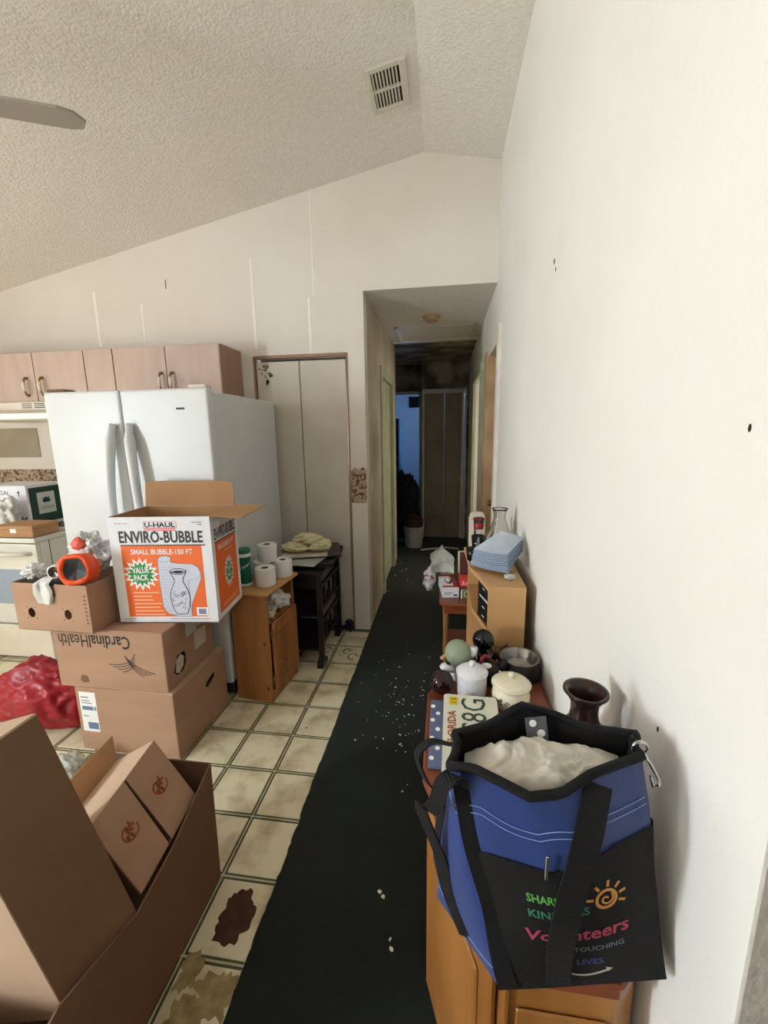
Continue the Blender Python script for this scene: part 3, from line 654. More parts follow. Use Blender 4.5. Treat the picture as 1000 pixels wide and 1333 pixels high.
# produce carton with hand holes
B3 = T(-1.928, 1.538, .640) @ RZ(math.radians(-1.0))
W3, D3, H3 = .388, .27, .225
t = thing('produce_carton', 'open brown carton with round holes, overflowing with plastic bags', 'box', (-1.73, 1.67, .64))
def holed(M, w, h, holes, notch, th=.004):
    """front panel with real holes: notch at the top, circles below"""
    mb = MB(M); xs = [0]; b = bmesh.new()
    n = 20; cols = []
    outer = [(0, 0), (w, 0), (w, h), (notch[1], h), (notch[1]-.006, h-notch[2]), (notch[0]+.006, h-notch[2]), (notch[0], h), (0, h)]
    # split into vertical bands around each hole so every face is simple
    cuts = [0]+[c for hx, hz, r in holes for c in (hx-r*1.4, hx+r*1.4)]+[w]
    def top(x): return h-notch[2] if notch[0]+.003 < x < notch[1]-.003 else h
    allx = sorted(set(cuts+[notch[0], notch[1]]))
    for x0, x1 in zip(allx, allx[1:]):
        mid = (x0+x1)/2; hh = [q for q in holes if abs(q[0]-mid) < q[2]*1.4]
        zt = top(mid)
        if not hh: mb.box(x0, x1, 0, th, 0, zt); continue
        hx, hz, r = hh[0]; a0, a1 = hz-r*1.6, hz+r*1.6
        mb.box(x0, x1, 0, th, 0, a0); mb.box(x0, x1, 0, th, a1, zt)
        ring = [(hx+r*math.cos(2*PI*i/n), hz+r*1.25*math.sin(2*PI*i/n)) for i in range(n)]
        def sq(i):
            c_, s_ = math.cos(2*PI*i/n), math.sin(2*PI*i/n); k = 1/max(abs(c_), abs(s_)); return (hx+(x1-x0)/2*c_*k, hz+r*1.6*s_*k)
        for i in range(n):
            p = [ring[i], ring[(i+1) % n], sq(i+1), sq(i)]
            mb.prism([(u, v) for u, v in p], 0, th, M=Matrix(((1, 0, 0, 0), (0, 0, 1, 0), (0, 1, 0, 0), (0, 0, 0, 1))))
    return mb
part('base', MB(B3).box(0, W3, 0, D3, 0, .004), card_in, t)
part('front_panel', holed(B3, W3, H3, [(.085, .085, .0185), (.275, .085, .0185)], (.125, .225, .055)), card, t)
part('rear_panel', MB(B3).box(0, W3, D3-.004, D3, 0, H3), card, t)
part('side_panel', MB(B3).box(0, .004, .004, D3-.004, 0, H3), card, t); part('side_panel', MB(B3).box(W3-.004, W3, .004, D3-.004, 0, H3), card, t)
Ff = B3 @ frame((0, 0, 0), (1, 0, 0), (0, 0, 1))
decal('edge_print', [rect(W3-.022, W3-.012, .045+k*.018, .053+k*.018) for k in range(8)], Ff, card_dk, t)
# contents
def P3(x, y, z): return tuple(B3 @ Vector((x, y, z)))
mb = MB(); mb.blob(P3(.245, .188, .315), (.115, .072, .105), .5, 2.1, 5, 11)
t2 = thing('white_plastic_bag', 'crumpled white and red plastic bag heaped in the produce carton', 'plastic bag', P3(.29, .15, .2))
part('film', mb, plastw, t2, smooth=True)
part('red_patch', MB().blob(P3(.25, .128, .375), (.036, .02, .034), .4, 3, 3, 12), mat('pale_red_print', '#e0604c', .5), t2, smooth=True)
# orange bag with a dark mouth turned to the room
OM = Matrix.Translation(P3(.338, .022, .292)) @ RZ(.2) @ RX(math.radians(84))
def ob(co):
    k = noise.noise(co*14)*.018+abs(noise.noise(co*30))*.012
    d = Vector((co.x, co.y, 0)).normalized() if co.xy.length > 1e-4 else Vector((0, 0, 0))
    return co+d*k
t2 = thing('orange_plastic_bag', 'bright orange plastic bag with gaping dark mouth in the produce carton', 'plastic bag', P3(.335, .06, .2))
part('film', MB(OM).lathe([(0, -.078), (.04, -.075), (.058, -.045), (.066, 0), (.07, .02), (.062, .03), (.05, .024), (.046, -.03), (.03, -.06), (0, -.062)], 40, wob=ob), orangef, t2, smooth=True)
part('dark_inside', MB(OM).lathe([(0, .006), (.05, .02)], 24, wob=ob), black, t2)
# rolled black sheet and pale roll end
single('black_sheet', MB().sheet(lambda u, v: Vector(P3(.008+.262*u, .008+.11*v, .210+.009*math.sin(PI*u)+.003*math.sin(9*u+4*v)+.004*v)), 18, 8, .003), black, 'shiny black plastic sheet lying across the produce carton', 'plastic sheet', smooth=True)
t2 = thing('white_roll', 'rolled white sheet with dark hollow end in the produce carton', 'roll', P3(.2, .1, .26))
RM = Matrix.Translation(P3(.222, .012, .278)) @ RZ(.25) @ RX(math.radians(84))
part('tube', MB(RM).lathe([(.022, 0), (.03, -.002), (.033, -.02), (.034, -.085), (0, -.085)], 20), plastw, t2, smooth=True)
part('core', MB(RM).lathe([(0, -.006), (.024, .001)], 20), maroon, t2)
# white gloves / bag ends hanging over the front edge through the notch
def drape(u, v):
    x = .14+.08*u+.006*math.sin(11*u); s = v*.17
    if s < .07: y, z = .07-s-.004, .236+.012*math.sin(PI*s/.07)
    else: y, z = -.012-.006*math.sin(8*u+3*v), .236-(s-.07)
    return Vector(P3(x+.008*math.sin(7*v+3*u), y+.004*noise.noise(Vector((u*6, v*6, 2))), z))
single('white_glove', MB().sheet(drape, 14, 18), plastw, 'white plastic glove hanging over the notch of the produce carton', 'glove', smooth=True)
mb = MB(); mb.blob(P3(.07, .06, .262), (.052, .045, .036), .5, 2.6, 4, 21)
single('white_tissue', mb, plastw, 'small crumpled white wrapper at the corner of the produce carton', 'wrapper', smooth=True)
# bubble-wrap carton
B4 = T(-1.50, 1.648, .642) @ RZ(math.radians(6.5))
W4, D4, H4 = .468, .305, .505
t = thing('bubble_wrap_carton', 'open orange and white bubble-wrap carton with brown flaps', 'box', (-1.27, 1.84, .642))
openbox(t, B4, W4, D4, H4, boxwhite, card_in)
ins = MB(B4); e = .0048
ins.box(e, W4-e, D4-.0065, D4-.0045, .01, H4-.0005); ins.box(e-.0003, e+.001, .006, D4-.007, .01, H4-.0005)
part('inner_lining', ins, card_in, t)
def L4(*p): return B4 @ Vector(p)
mb = MB(); ply(mb, [L4(.0, D4, H4), L4(W4, D4, H4), L4(W4+.004, D4-.012, H4+.118), L4(W4*.87, D4-.013, H4+.13), L4(.02, D4-.013, H4+.13)])
part('rear_flap', mb, card_in, t)
mb = MB(); ply(mb, [L4(W4, .004, H4), L4(W4+.135, .03, H4-.012), L4(W4+.175, D4-.05, H4+.005), L4(W4, D4-.004, H4)])
part('side_flap', mb, card_in, t)
Ff = B4 @ frame((0, 0, 0), (1, 0, 0), (0, 0, 1)); Fs = B4 @ frame((W4, 0, 0), (0, 1, 0), (0, 0, 1))
def art(F, w, k, front):
    """printed face, drawn on a .468 wide design squeezed to w"""
    def sc(ps): return [[(x*w/.468, y) for x, y in p] for p in ps]
    decal('orange_panel', sc([rect(.048, .42, .03, .372)]), F, orange, t, .0008)
    decal('dark_rule', sc([rect(.048, .44, .372, .377)]), F, inkdk, t, .0008)
    text('lettering', 'ENVIRO-BUBBLE', F, .046*w/.468, .388, .052, inkdk, t, .385*w/.468, bold=.025)
    text('lettering', 'SMALL BUBBLE-150 FT', F, .092*w/.468, .332, .024, white, t, .285*w/.468, bold=.015)
    sx, sy = (.128, .238) if front else (.25, .2)
    decal('starburst', sc([star(sx, sy, .058, .085, 16, .95)]), F, white, t, .0014)
    decal('starburst', sc([star(sx, sy, .046, .066, 16, .9)]), F, greenp, t, .002)
    text('lettering', 'VALUE', F, sx*w/.468, sy+.006, .027, white, t, .078*w/.468, .0026, rot=.06, bold=.025, align='CENTER')
    text('lettering', 'PACK', F, sx*w/.468, sy-.03, .027, white, t, .068*w/.468, .0026, rot=.06, bold=.025, align='CENTER')
    decal('fine_print', sc([rect(.08, .08+q, .145-i*.018, .151-i*.018) for i, q in enumerate((.12, .085, .09, .13, .12, .135, .14))] if front else [rect(.11, .36, .05, .054), rect(.09, .4, .062, .066), rect(.2, .33, .31, .314)]), F, mat('peach_print', '#f6b795', .6), t, .0014)
    if front:
        decal('red_rule', [rect(.165, .31, .448, .452), rect(.165, .31, .441, .444)], F, red, t)
        decal('logo_box', stroke([(.165, .456), (.315, .456), (.315, .484), (.165, .484), (.165, .456)], .0018), F, red, t)
        text('lettering', 'U-HAUL', F, .17, .459, .021, inkdk, t, .14, bold=.03)
        text('lettering', 'uhaul.com', F, .032, .474, .006, inkdk, t, .06)
        decal('fine_print', [rect(.385, .43, .478, .4805), rect(.412, .43, .468, .471), rect(.02, .08, .017, .0185), rect(.24, .43, .017, .0185)], F, inkdk, t)
        wrap = [(.215, .08), (.235, .045), (.29, .03), (.345, .03), (.35, .09), (.385, .17), (.405, .215), (.405, .245), (.395, .27), (.37, .285), (.31, .287), (.27, .295), (.275, .315), (.255, .325), (.225, .322), (.212, .305), (.21, .2)]
        decal('bubble_roll', [wrap], F, lilac, t, .0014)
        out = stroke(wrap+[wrap[0]], .002)+stroke([(.212, .302), (.23, .295), (.255, .298), (.275, .31)], .0016)+stroke([(.345, .205), (.36, .21), (.39, .215), (.404, .235)], .0016)+stroke([(.345, .205), (.346, .05)], .0016)
        decal('outline', out, F, mat('grey_ink', '#8a8d9c', .6), t, .002)
        dots = [circ(.225+.014*i+(.007 if j % 2 else 0), .06+.014*j, .0035, n=6) for i in range(5) for j in range(16) if .225+.014*i < .268]
        decal('bubbles', dots, F, mat('soft_grey_ink', '#b4b8cc', .6), t, .002)
        vs = [(0, .042), (.025, .045), (.04, .08), (.045, .12), (.042, .15), (.03, .18), (.02, .2), (.02, .215), (.03, .235), (.038, .25)]
        vz = [(.3+x, y) for x, y in vs]+[(.3-x, y) for x, y in reversed(vs)]
        decal('vase_print', [vz, circ(.3, .25, .038, .014, 20)], F, lilac, t, .0024)
        rs = random.Random(5); scr = stroke(vz, .0028)+stroke(circ(.3, .25, .038, .014, 20)+[(.338, .25)], .0024)
        for q in range(20):
            u, v = rs.uniform(-.032, .03), rs.uniform(.06, .16)
            scr += stroke([(.3+u+.008*math.cos(a)*rs.uniform(.5, 1.2), v+.008*math.sin(a)) for a in np.linspace(rs.uniform(0, 3), rs.uniform(3, 7), 6)], .0016)
        decal('vase_outline', scr, F, inkdk, t, .003)
        decal('dark_mouth', [circ(.302, .249, .024, .006, 16)], F, ink, t, .0032)
        decal('barcode_box', [rect(.37, .425, .035, .075)], F, white, t, .0014)
        decal('barcode', [rect(.38+.0035*i, .382+.0035*i, .042, .068) for i in range(10)], F, mat('violet_ink', '#5b5fae', .6), t, .002)
art(Ff, W4, 1, True); art(Fs, D4, 1, False)

# red shopping bag on the floor
mb = MB(); mb.blob((-2.09, 1.75, .15), (.33, .15, .2), .24, 1.6, 5, 33)
for v in mb.bm.verts: v.co.z = max(v.co.z, .004)
t = thing('red_bag', 'glossy red plastic bag slumped on the tiles beside the carton stack', 'plastic bag', (-2.03, 1.75, .003))
part('film', mb, redf, t, smooth=True)
part('handle', MB().ribbon([(-2.0, 1.72, .22), (-1.97, 1.72, .29), (-1.9, 1.74, .315), (-1.85, 1.76, .29), (-1.84, 1.77, .2)], (0, 1, .2), .035, .003), redf, t)

# ============================================================ FOREGROUND CARTONS
BX = -.752                                  # right wall of the big carton
h1, h2, h3 = .449, .418, .40
t = thing('open_carton', 'large open brown carton on the tiles holding smaller cartons', 'box', (-1.02, .8, .003))  # panels in darkened card, shade put into the colour
y0, y1 = .505, 1.098; xl = -1.14
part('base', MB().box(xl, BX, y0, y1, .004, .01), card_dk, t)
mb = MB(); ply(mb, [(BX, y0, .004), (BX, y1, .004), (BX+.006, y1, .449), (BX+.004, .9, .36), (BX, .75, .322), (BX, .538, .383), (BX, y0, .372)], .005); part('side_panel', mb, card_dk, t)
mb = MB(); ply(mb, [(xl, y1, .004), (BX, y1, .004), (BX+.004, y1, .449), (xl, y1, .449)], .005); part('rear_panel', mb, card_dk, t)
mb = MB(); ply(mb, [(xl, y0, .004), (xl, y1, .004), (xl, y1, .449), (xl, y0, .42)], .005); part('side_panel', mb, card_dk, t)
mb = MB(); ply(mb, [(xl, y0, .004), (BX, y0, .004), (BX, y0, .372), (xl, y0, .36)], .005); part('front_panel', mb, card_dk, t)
# leaning carton standing in it
Bp = at(182, 1186, x=BX-.008); A = at(47, 931, y=.757); Cn = at(92, 1308, x=BX-.008)
sl = (A-Bp); sl.y = 0; up = sl.normalized(); nrm = Vector((up.z, 0, -up.x))
if nrm.x < 0: nrm = -nrm
topR = A; hgt = 0
dn = .0
base = A-up*(A-Bp).length*.985
LY0, LY1 = .562, .757
def LN(h, y, d): return base+up*h-nrm*d+Vector((0, y-A.y, 0))
Hh = (A-base).length; dp = .2
# move so that its lower right edge clears the wall
t = thing('leaning_carton', 'tall brown carton leaning inside the large open carton', 'box', (base.x-.12, .66, .26))
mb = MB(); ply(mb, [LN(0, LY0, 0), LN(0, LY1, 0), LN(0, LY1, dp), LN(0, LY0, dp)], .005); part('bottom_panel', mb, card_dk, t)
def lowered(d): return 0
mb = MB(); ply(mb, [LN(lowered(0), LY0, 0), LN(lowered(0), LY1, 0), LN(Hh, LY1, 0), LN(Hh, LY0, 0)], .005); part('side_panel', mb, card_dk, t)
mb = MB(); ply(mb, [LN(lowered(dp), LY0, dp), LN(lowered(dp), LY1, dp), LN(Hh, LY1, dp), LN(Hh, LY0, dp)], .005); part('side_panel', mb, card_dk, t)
mb = MB(); ply(mb, [LN(.0, LY0, .0), LN(Hh, LY0, .0), LN(Hh, LY0, dp), LN(.0, LY0, dp)], .005); part('front_panel', mb, card_lt, t)  # lighter card paints this face as lit
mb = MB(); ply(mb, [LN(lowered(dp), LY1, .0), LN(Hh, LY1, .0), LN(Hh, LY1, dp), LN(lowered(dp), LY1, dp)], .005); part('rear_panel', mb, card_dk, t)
mb = MB(); ply(mb, [LN(Hh+.003, LY0, -.001), LN(Hh+.003, LY1, -.001), LN(Hh+.003, LY1, dp), LN(Hh+.003, LY0, dp)], .005); part('top_panel', mb, card_lt, t)  # light on the top put into the card colour
# small stamped carton with a slotted face
Q3 = Vector((BX-.02, 1.045, .375)); Q4 = Vector((BX-.02, .79, .325)); Q2 = at(196, 976, y=1.045); Q1 = at(120, 1066, y=.79)
Q1 = Q4+(Q2-Q3)*.5+(Q1-Q4)*.5; Q2 = Q3+(Q1-Q4)
n = (Q2-Q1).cross(Q4-Q1).normalized()
if n.dot(EYE-Q1) < 0: n = -n
t = thing('stamped_carton', 'small brown carton with faint red stamps tipped inside the large carton', 'box', ((Q1+Q3)/2-n*.1))
m12, m43 = (Q1+Q2)/2, (Q4+Q3)/2; gp = (Q2-Q1).normalized()*.003
mb = MB(); ply(mb, [Q1, m12-gp, m43-gp*3.5, Q4], .004); fa = part('face_flap', mb, card, t)
mb = MB(); ply(mb, [m12+gp, Q2, Q3, m43+gp], .004); fb = part('face_flap', mb, card, t)
ext = -n*.2; down = Vector((0, 0, -1))
mb = MB(); ply(mb, [Q1, Q2, Q2+ext, Q1+ext], .004); part('side_panel', mb, card_lt, t)  # lighter card paints in the lit side, darker card the shaded ones
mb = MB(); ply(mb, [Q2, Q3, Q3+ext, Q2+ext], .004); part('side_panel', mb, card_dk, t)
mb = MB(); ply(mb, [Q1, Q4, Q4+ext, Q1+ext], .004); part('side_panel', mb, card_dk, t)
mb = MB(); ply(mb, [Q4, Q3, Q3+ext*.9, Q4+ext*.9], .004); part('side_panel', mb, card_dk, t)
for f_, a_, b_, c_ in ((fa, Q1, m12, Q4), (fb, m12, Q2, m43)):
    r_ = (b_-a_); u_ = (a_-c_)
    F = frame((a_+b_)/2-u_*.45+n*.003, u_, -r_) if (u_.cross(-r_)).dot(n) > 0 else frame((a_+b_)/2-u_*.45+n*.003, u_, r_)
    rr = random.Random(4)
    decal('stamp', [circ(rr.gauss(0, .012), rr.gauss(0, .01), rr.uniform(.002, .007), rr.uniform(.002, .006), 8) for _ in range(16)]+stroke([(.02*math.cos(a), .024*math.sin(a)) for a in np.linspace(.4, 4.9, 14)], .004), F, rusty, f_, .0006)
fl0 = Q1+(Q2-Q1)*.35+ext*.55
e1, e2 = Q1+ext+(Q2-Q1)*.1, Q2+ext
upv = (n*.25+Vector((-.35, .1, .8))).normalized()
g1, g2 = Q1+ext*.75, Q2+ext*.85
p1 = at(116, 1010, y=g1.y); 
mb = MB(); ply(mb, [Q1+ext, Q2+ext, Q2+ext+Vector((-.03, .03, .07)), Q1+ext*.95+(Q2-Q1)*.2+Vector((-.05, .02, .07))], .004); part('raised_flap', mb, card_in, t)
# clear plastic wad on the tiles between the cartons
c = at(88, 996, z=.05)
mb = MB(); mb.blob((c.x, c.y, .052), (.075, .05, .056), .5, 2.5, 4, 41)
for v in mb.bm.verts: v.co.z = max(v.co.z, .003)
single('plastic_wad', mb, plastt, 'crumpled clear plastic wad on the tiles before the carton stack', 'plastic wrap', smooth=True)

# ============================================================ PINE CABINET AND BLACK STAND
PN = T(-.946, 2.022, 0) @ RZ(math.radians(-6.5))     # local: x<0 into the cabinet, y along its door, origin near right corner
PD, PWD, PH = .222, .318, .652
t = thing('pine_cabinet', 'knotty pine cabinet with open gap above its door', 'cabinet', (-1.03, 2.19, .003))
part('side_panel', MB(PN).box(-PD, 0, 0, .018, .003, PH), pine, t); part('side_panel', MB(PN).box(-PD, 0, PWD-.018, PWD, .003, PH), pine, t)
part('rear_panel', MB(PN).box(-PD, -PD+.006, .018, PWD-.018, .02, PH), pine, t); part('base', MB(PN).box(-PD+.006, -.004, .018, PWD-.018, .05, .066), pine, t)
part('plinth', MB(PN).box(-.02, -.004, .018, PWD-.018, .003, .05), pine, t); part('shelf', MB(PN).box(-PD+.006, -.004, .018, PWD-.018, .47, .484), pine, t)
part('top', MB(PN).box(-PD, .03, -.03, PWD+.02, PH, PH+.018, .004), pinetop, t)
d = part('door', MB(PN).box(.001, .019, .03, PWD-.006, .07, .475, .004), pine, t)
part('raised_panel', MB(PN).box(.017, .024, .075, PWD-.05, .12, .425, .006), pine, d)
for z in (.13, .41): part('hinge', MB(PN).box(.0, .012, .018, .032, z-.025, z+.025, .002), brass, d)
Fs = PN @ frame((-PD, 0, 0), (1, 0, 0), (0, 0, 1))
decal('knot', [circ(.2, .09, .008, .014, 10), circ(.195, .36, .006, .012, 10)], Fs, knot, t, .0006)
decal('knot', [circ(.1, .2, .006, .014, 10), circ(.2, .3, .005, .01, 10), circ(.15, .35, .005, .006, 10)], PN @ frame((.0245, .04, 0), (0, 1, 0), (0, 0, 1)), knot, d, .0006)
PT = PH+.019
def PP(x, y, z=0): return PN @ Vector((x, y, PT+z))
mb = MB(); mb.blob(PN @ Vector((-.05, .178, .552)), (.085, .085, .062), .5, 2.4, 4, 51)
single('plastic_sack', mb, plastw, 'crumpled white plastic sack stuffed in the gap of the pine cabinet', 'plastic bag', smooth=True)
mb = MB(); mb.blob(PN @ Vector((-.012, .06, .512)), (.028, .028, .026), .5, 3, 3, 52)
single('yellow_rag', mb, yellowc, 'small yellow rag below the plastic sack in the pine cabinet', 'rag', smooth=True)
def roll(x, y, z, label, tilt=0):
    c = PP(x, y, z); t = thing('toilet_roll', label, 'toilet roll', c, 'toilet rolls on the pine cabinet')
    m_ = T(*c) @ RX(tilt)
    part('paper', MB(m_).lathe([(.021, .001), (.054, .001), (.056, .006), (.056, .094), (.054, .099), (.021, .099), (.021, .001)], 30), tissue, t, smooth=True, ang=.7)
    part('core', MB(m_).lathe([(.0205, .001), (.0205, .0985), (.019, .0985), (.019, .001), (.0205, .001)], 20), card_dk, t, smooth=True, ang=.7)
roll(-.052, .10, .001, 'white toilet roll standing alone at the near edge of the pine cabinet')
roll(-.03, .262, .001, 'white toilet roll at the far end of the pine cabinet top beside the black stand')
roll(-.135, .215, .001, 'white toilet roll under the topmost roll on the pine cabinet')
roll(-.105, .225, .101, 'topmost white toilet roll perched on two other rolls', 0)
c = PP(-.165, .075)
t = thing('cleaner_canister', 'green scouring powder canister with white rim on the pine cabinet', 'canister', c)
part('body', MB(T(*c)).lathe([(0, 0), (.037, 0), (.037, .17), (0, .17)], 28), cometg, t, smooth=True, ang=.6)
part('base_rim', MB(T(*c)).lathe([(.0372, .001), (.039, .002), (.039, .014), (.0372, .016)], 28), white, t, smooth=True)
part('collar', MB(T(*c)).lathe([(.0375, .168), (.0385, .17), (.0385, .186), (.0375, .188), (0, .188)], 28), white, t, smooth=True, ang=.6)
part('lid', MB(T(*c)).lathe([(0, .21), (.036, .21), (.0385, .206), (.0385, .187), (0, .187)], 28), cometg, t, smooth=True, ang=.6)
for i, ch in enumerate('Comet'):
    a = math.radians(-84+i*17); F = frame(c+Vector((.0372*math.cos(a), .0372*math.sin(a), .11)), (-math.sin(a), math.cos(a), .12), (0, 0, 1))
    text('lettering', ch, F, 0, .006*i-.01, .017, white, t, off=.0008, align='CENTER')
# black lattice stand
KX0, KX1, KY0, KY1, KZ = -1.125, -.765, 2.43, 2.93, .655
t = thing('black_stand', 'dark lacquered side stand with square lattice openings', 'stand', ((KX0+KX1)/2, 2.68, .003))
part('top', MB().box(KX0, KX1+.02, KY0-.02, KY1+.02, KZ-.025, KZ, .004), ebony, t)
for x in (KX0+.015, KX1-.015):
    for y in (KY0+.02, KY1-.02): part('leg', MB().box(x-.017, x+.017, y-.017, y+.017, .045, KZ-.025, .003), ebony, t)
    part('foot', MB().prism([(KY0-.035, .003), (KY0+.09, .003), (KY0+.08, .03), (KY0+.03, .06), (KY0-.005, .055), (KY0-.03, .03)], x-.02, x+.02, M=hm), ebony, t)
    part('foot', MB().prism([(KY1+.02, .003), (KY1-.09, .003), (KY1-.08, .03), (KY1-.03, .06), (KY1+.005, .055), (KY1+.018, .03)], x-.02, x+.02, M=hm), ebony, t)
    for z in (.145, .29, .38, .53): part('rail', MB().box(x-.009, x+.009, KY0+.03, KY1-.03, z-.012, z+.012), ebony, t)
    for y in (KY0+.13, KY0+.25, KY0+.37):
        part('upright', MB().box(x-.009, x+.009, y-.012, y+.012, .38, .53), ebony, t); part('upright', MB().box(x-.009, x+.009, y-.012, y+.012, .145, .29), ebony, t)
for z in (.10, .34): part('shelf', MB().box(KX0+.02, KX1-.03, KY0+.03, KY1-.03, z-.008, z+.008), ebony, t)
for y in (KY0+.02, KY1-.02): part('rail', MB().box(KX0+.02, KX1-.02, y-.008, y+.008, .53, .63), ebony, t)
# paper and folders piled on the stand
def slab(name, c, w, d, h, rot, m, label, cat, tilt=0, group=None, bev=.003):
    return single(name, MB(T(*c) @ RZ(rot) @ RX(tilt)).box(-w/2, w/2, -d/2, d/2, 0, h, bev), m, label, cat, group)
slab('black_folder', (-.90, 2.70, KZ+.001), .36, .46, .03, .08, black, 'thick black folder lying on the black stand', 'folder')
slab('plastic_wrapped_paper', (-.93, 2.55, KZ+.032), .30, .26, .010, -.1, plastt, 'plastic-wrapped newspaper bundle on the black stand', 'newspaper')
slab('dark_binder', (-.83, 2.74, KZ+.0422), .24, .34, .0105, .3, ebony, 'slim dark binder jutting past the black stand edge', 'binder')
slab('floral_tray', (-.93, 2.66, KZ+.053), .30, .26, .012, .25, mat('floral_paper', '#d8cdb9', .6, '#a98d78', 40, .7), 'pale patterned tray lying atop the folders on the black stand', 'tray')
for k, (dx, dy, dz, rx, ry, rz_) in enumerate(((-.075, -.03, .005, .088, .075, .03), (.06, .015, .003, .085, .075, .036), (-.005, .0, .056, .09, .065, .03))):
    mb = MB(); mb.blob((-.905+dx*1.1, 2.66+dy, KZ+.068+dz+rz_*.95), (rx*1.12, ry*1.1, rz_*1.2), .35, 2.2, 4, 60+k)
    single('yellow_cloth', mb, yellowc, ('flattened yellow cloth at the near side of the patterned tray', 'bunched yellow cloth at the hall side of the patterned tray', 'folded yellow cloth topping the heap on the patterned tray')[k], 'cloth', 'yellow cloths on the tray', smooth=True)
mb = MB(); mb.blob((-.705, 2.925, .055), (.036, .03, .055), .5, 2, 3, 71)
single('dark_rag', mb, cloth_dk, 'dark rag on the tiles behind the black stand foot', 'rag', smooth=True)

# ============================================================ CONSOLE TABLE ON THE RIGHT
TZ = .70
top = [(-.042, .869), (.10, .513), (.268, .513), (.322, .565), (.322, 1.41), (.07, 1.41), (-.042, 1.19)]
t = thing('console_table', 'long red-brown wooden console with angled corners against the wall', 'table', (.16, .95, .003))
part('top', MB().prism(top, TZ-.028, TZ-.002, bev=.004), redwood, t)
ins = [(-.025, .872), (.107, .522), (.264, .522), (.314, .572), (.314, 1.40), (.078, 1.40), (-.025, 1.188)]
part('body', MB().prism(ins, .06, TZ-.03), oak, t)
part('plinth', MB().prism([(x*.9+.016, y*.96+.038) for x, y in ins], .0095, .06), redwood, t)
dr = frame((.10, .521, 0), (.17, 0, 0), (0, 0, 1))
part('end_panel', MB(dr).box(.02, .155, .12, .62, 0, .006, .003), oak, t)
part('corner_bead', MB().tube([(.106, .521, .06), (.106, .521, TZ-.03)], .005, 6), oak, t)
fl_ = frame((-.027, .872, 0), (.132, -.357, 0), (0, 0, 1))
d = part('door', MB(fl_).box(.02, .35, .10, .64, -.002, .012, .004), oak, t)
part('raised_panel', MB(fl_).box(.06, .31, .15, .59, .01, .018, .005), oak, d)
part('inlay', MB().prism([(.23, .62), (.31, .62), (.31, 1.39), (.23, 1.39)], TZ-.0025, TZ-.0012), redwood, t)

# ---- things on the console
def ball(name, c, r, m, label, cat): return single(name, MB(T(*c)).lathe([(0, 0)]+[(r*math.sin(a), r-r*math.cos(a)) for a in np.linspace(.25, PI-.05, 18)]+[(0, 2*r)], 28), m, label, cat, smooth=True)
ball('brown_globe', (.002, 1.195, TZ), .036, maroon, 'glossy dark maroon ball at the left edge of the console', 'ornament')
def jar(name, x, y, r, h, m, label, relief):
    t = thing(name, label, 'jar', (x, y, TZ))
    def wob(co):
        a = math.atan2(co.y, co.x); k = 1
        if relief and .02 < co.z < h-.02: k = 1+.012*noise.noise(Vector((a*5, co.z*60, 1)))
        return Vector((co.x*k, co.y*k, co.z))
    pr = [(0, 0), (r*.85, 0), (r*.95, .006), (r*.97, h*.3), (r*.97, h*.75), (r, h*.92), (r*1.04, h), (r*.98, h+.003), (r*.9, h), (r*.88, h*.5), (0, h*.45)] if relief else \
         [(0, 0), (r*.7, 0), (r*.85, .01), (r, h*.35), (r*1.0, h*.6), (r*.9, h*.82), (r*.88, h*.88), (r*1.04, h*.95), (r*1.05, h), (r*.95, h+.002), (r*.85, h*.9), (0, h*.6)]
    part('pot', MB(T(x, y, TZ)).lathe(pr, 40, wob=wob), m, t, smooth=True)
    L_ = part('lid', MB(T(x, y, TZ+h)).lathe([(r*.95, -.002), (r*.97, .004), (r*.9, .007), (r*.6, .013), (r*.3, .0165), (0, .017)], 36), m, t, smooth=True)
    part('knob', MB(T(x, y, TZ+h+.016)).lathe([(.006, -.002), (.007, .004), (.011, .009), (.01, .015), (0, .018)], 16), m, L_, smooth=True)
    return t
jar('white_jar', .093, 1.197, .047, .078, porc, 'white embossed porcelain jar with lid beside the license plate', True)
t = jar('cream_jar', .203, 1.152, .054, .076, porcc, 'cream lidded jar with grey floral band behind the blue bag', False)
rs = random.Random(8)
for k in range(26):
    a = math.radians(rs.uniform(-160, -20)); z = rs.uniform(.02, .045); r = .055
    F = frame((.203+r*math.cos(a)*.99, 1.152+r*math.sin(a)*.99, TZ+z), (-math.sin(a), math.cos(a), 0), (0, 0, 1))
    decal('flower_print', [circ(0, 0, rs.uniform(.004, .008), rs.uniform(.003, .006), 8)], F, mat('grey_flower', '#8b8a7d', .6) if k % 2 else mat('dark_flower', '#55544c', .6), t, .0012)
# license plate propped on the folded cloth
single('polka_cloth', MB().prism([(.885, TZ-.0015), (1.10, TZ-.0015), (1.10, TZ+.039), (.885, TZ+.0108)], -.03, .11, M=hm, bev=.002), polka, 'folded blue-grey polka-dot cloth under the license plate', 'cloth', smooth=True)
pc_ = bpy.data.objects['polka_cloth']
for (u, v) in ((-.022, .02), (-.022, .08), (-.022, .14), (-.022, .19), (-.008, .05), (-.008, .11), (-.008, .165)): decal('dot', [circ(u, v, .006)], frame((0, .885, TZ+.0108), (1, 0, 0), (0, .215, .0282)), white, pc_, .0008)
PL0 = Vector((.0, .822, TZ+.004)); pu = Vector((.004, .2875, .038)).normalized()
PF = frame(PL0, (1, -.02, 0), pu)       # local x across the plate (15 cm), y along its length
t = thing('license_plate', 'cream license plate with orange and green lettering on the console', 'license plate', PL0+Vector((.076, .15, 0)))
pl = []
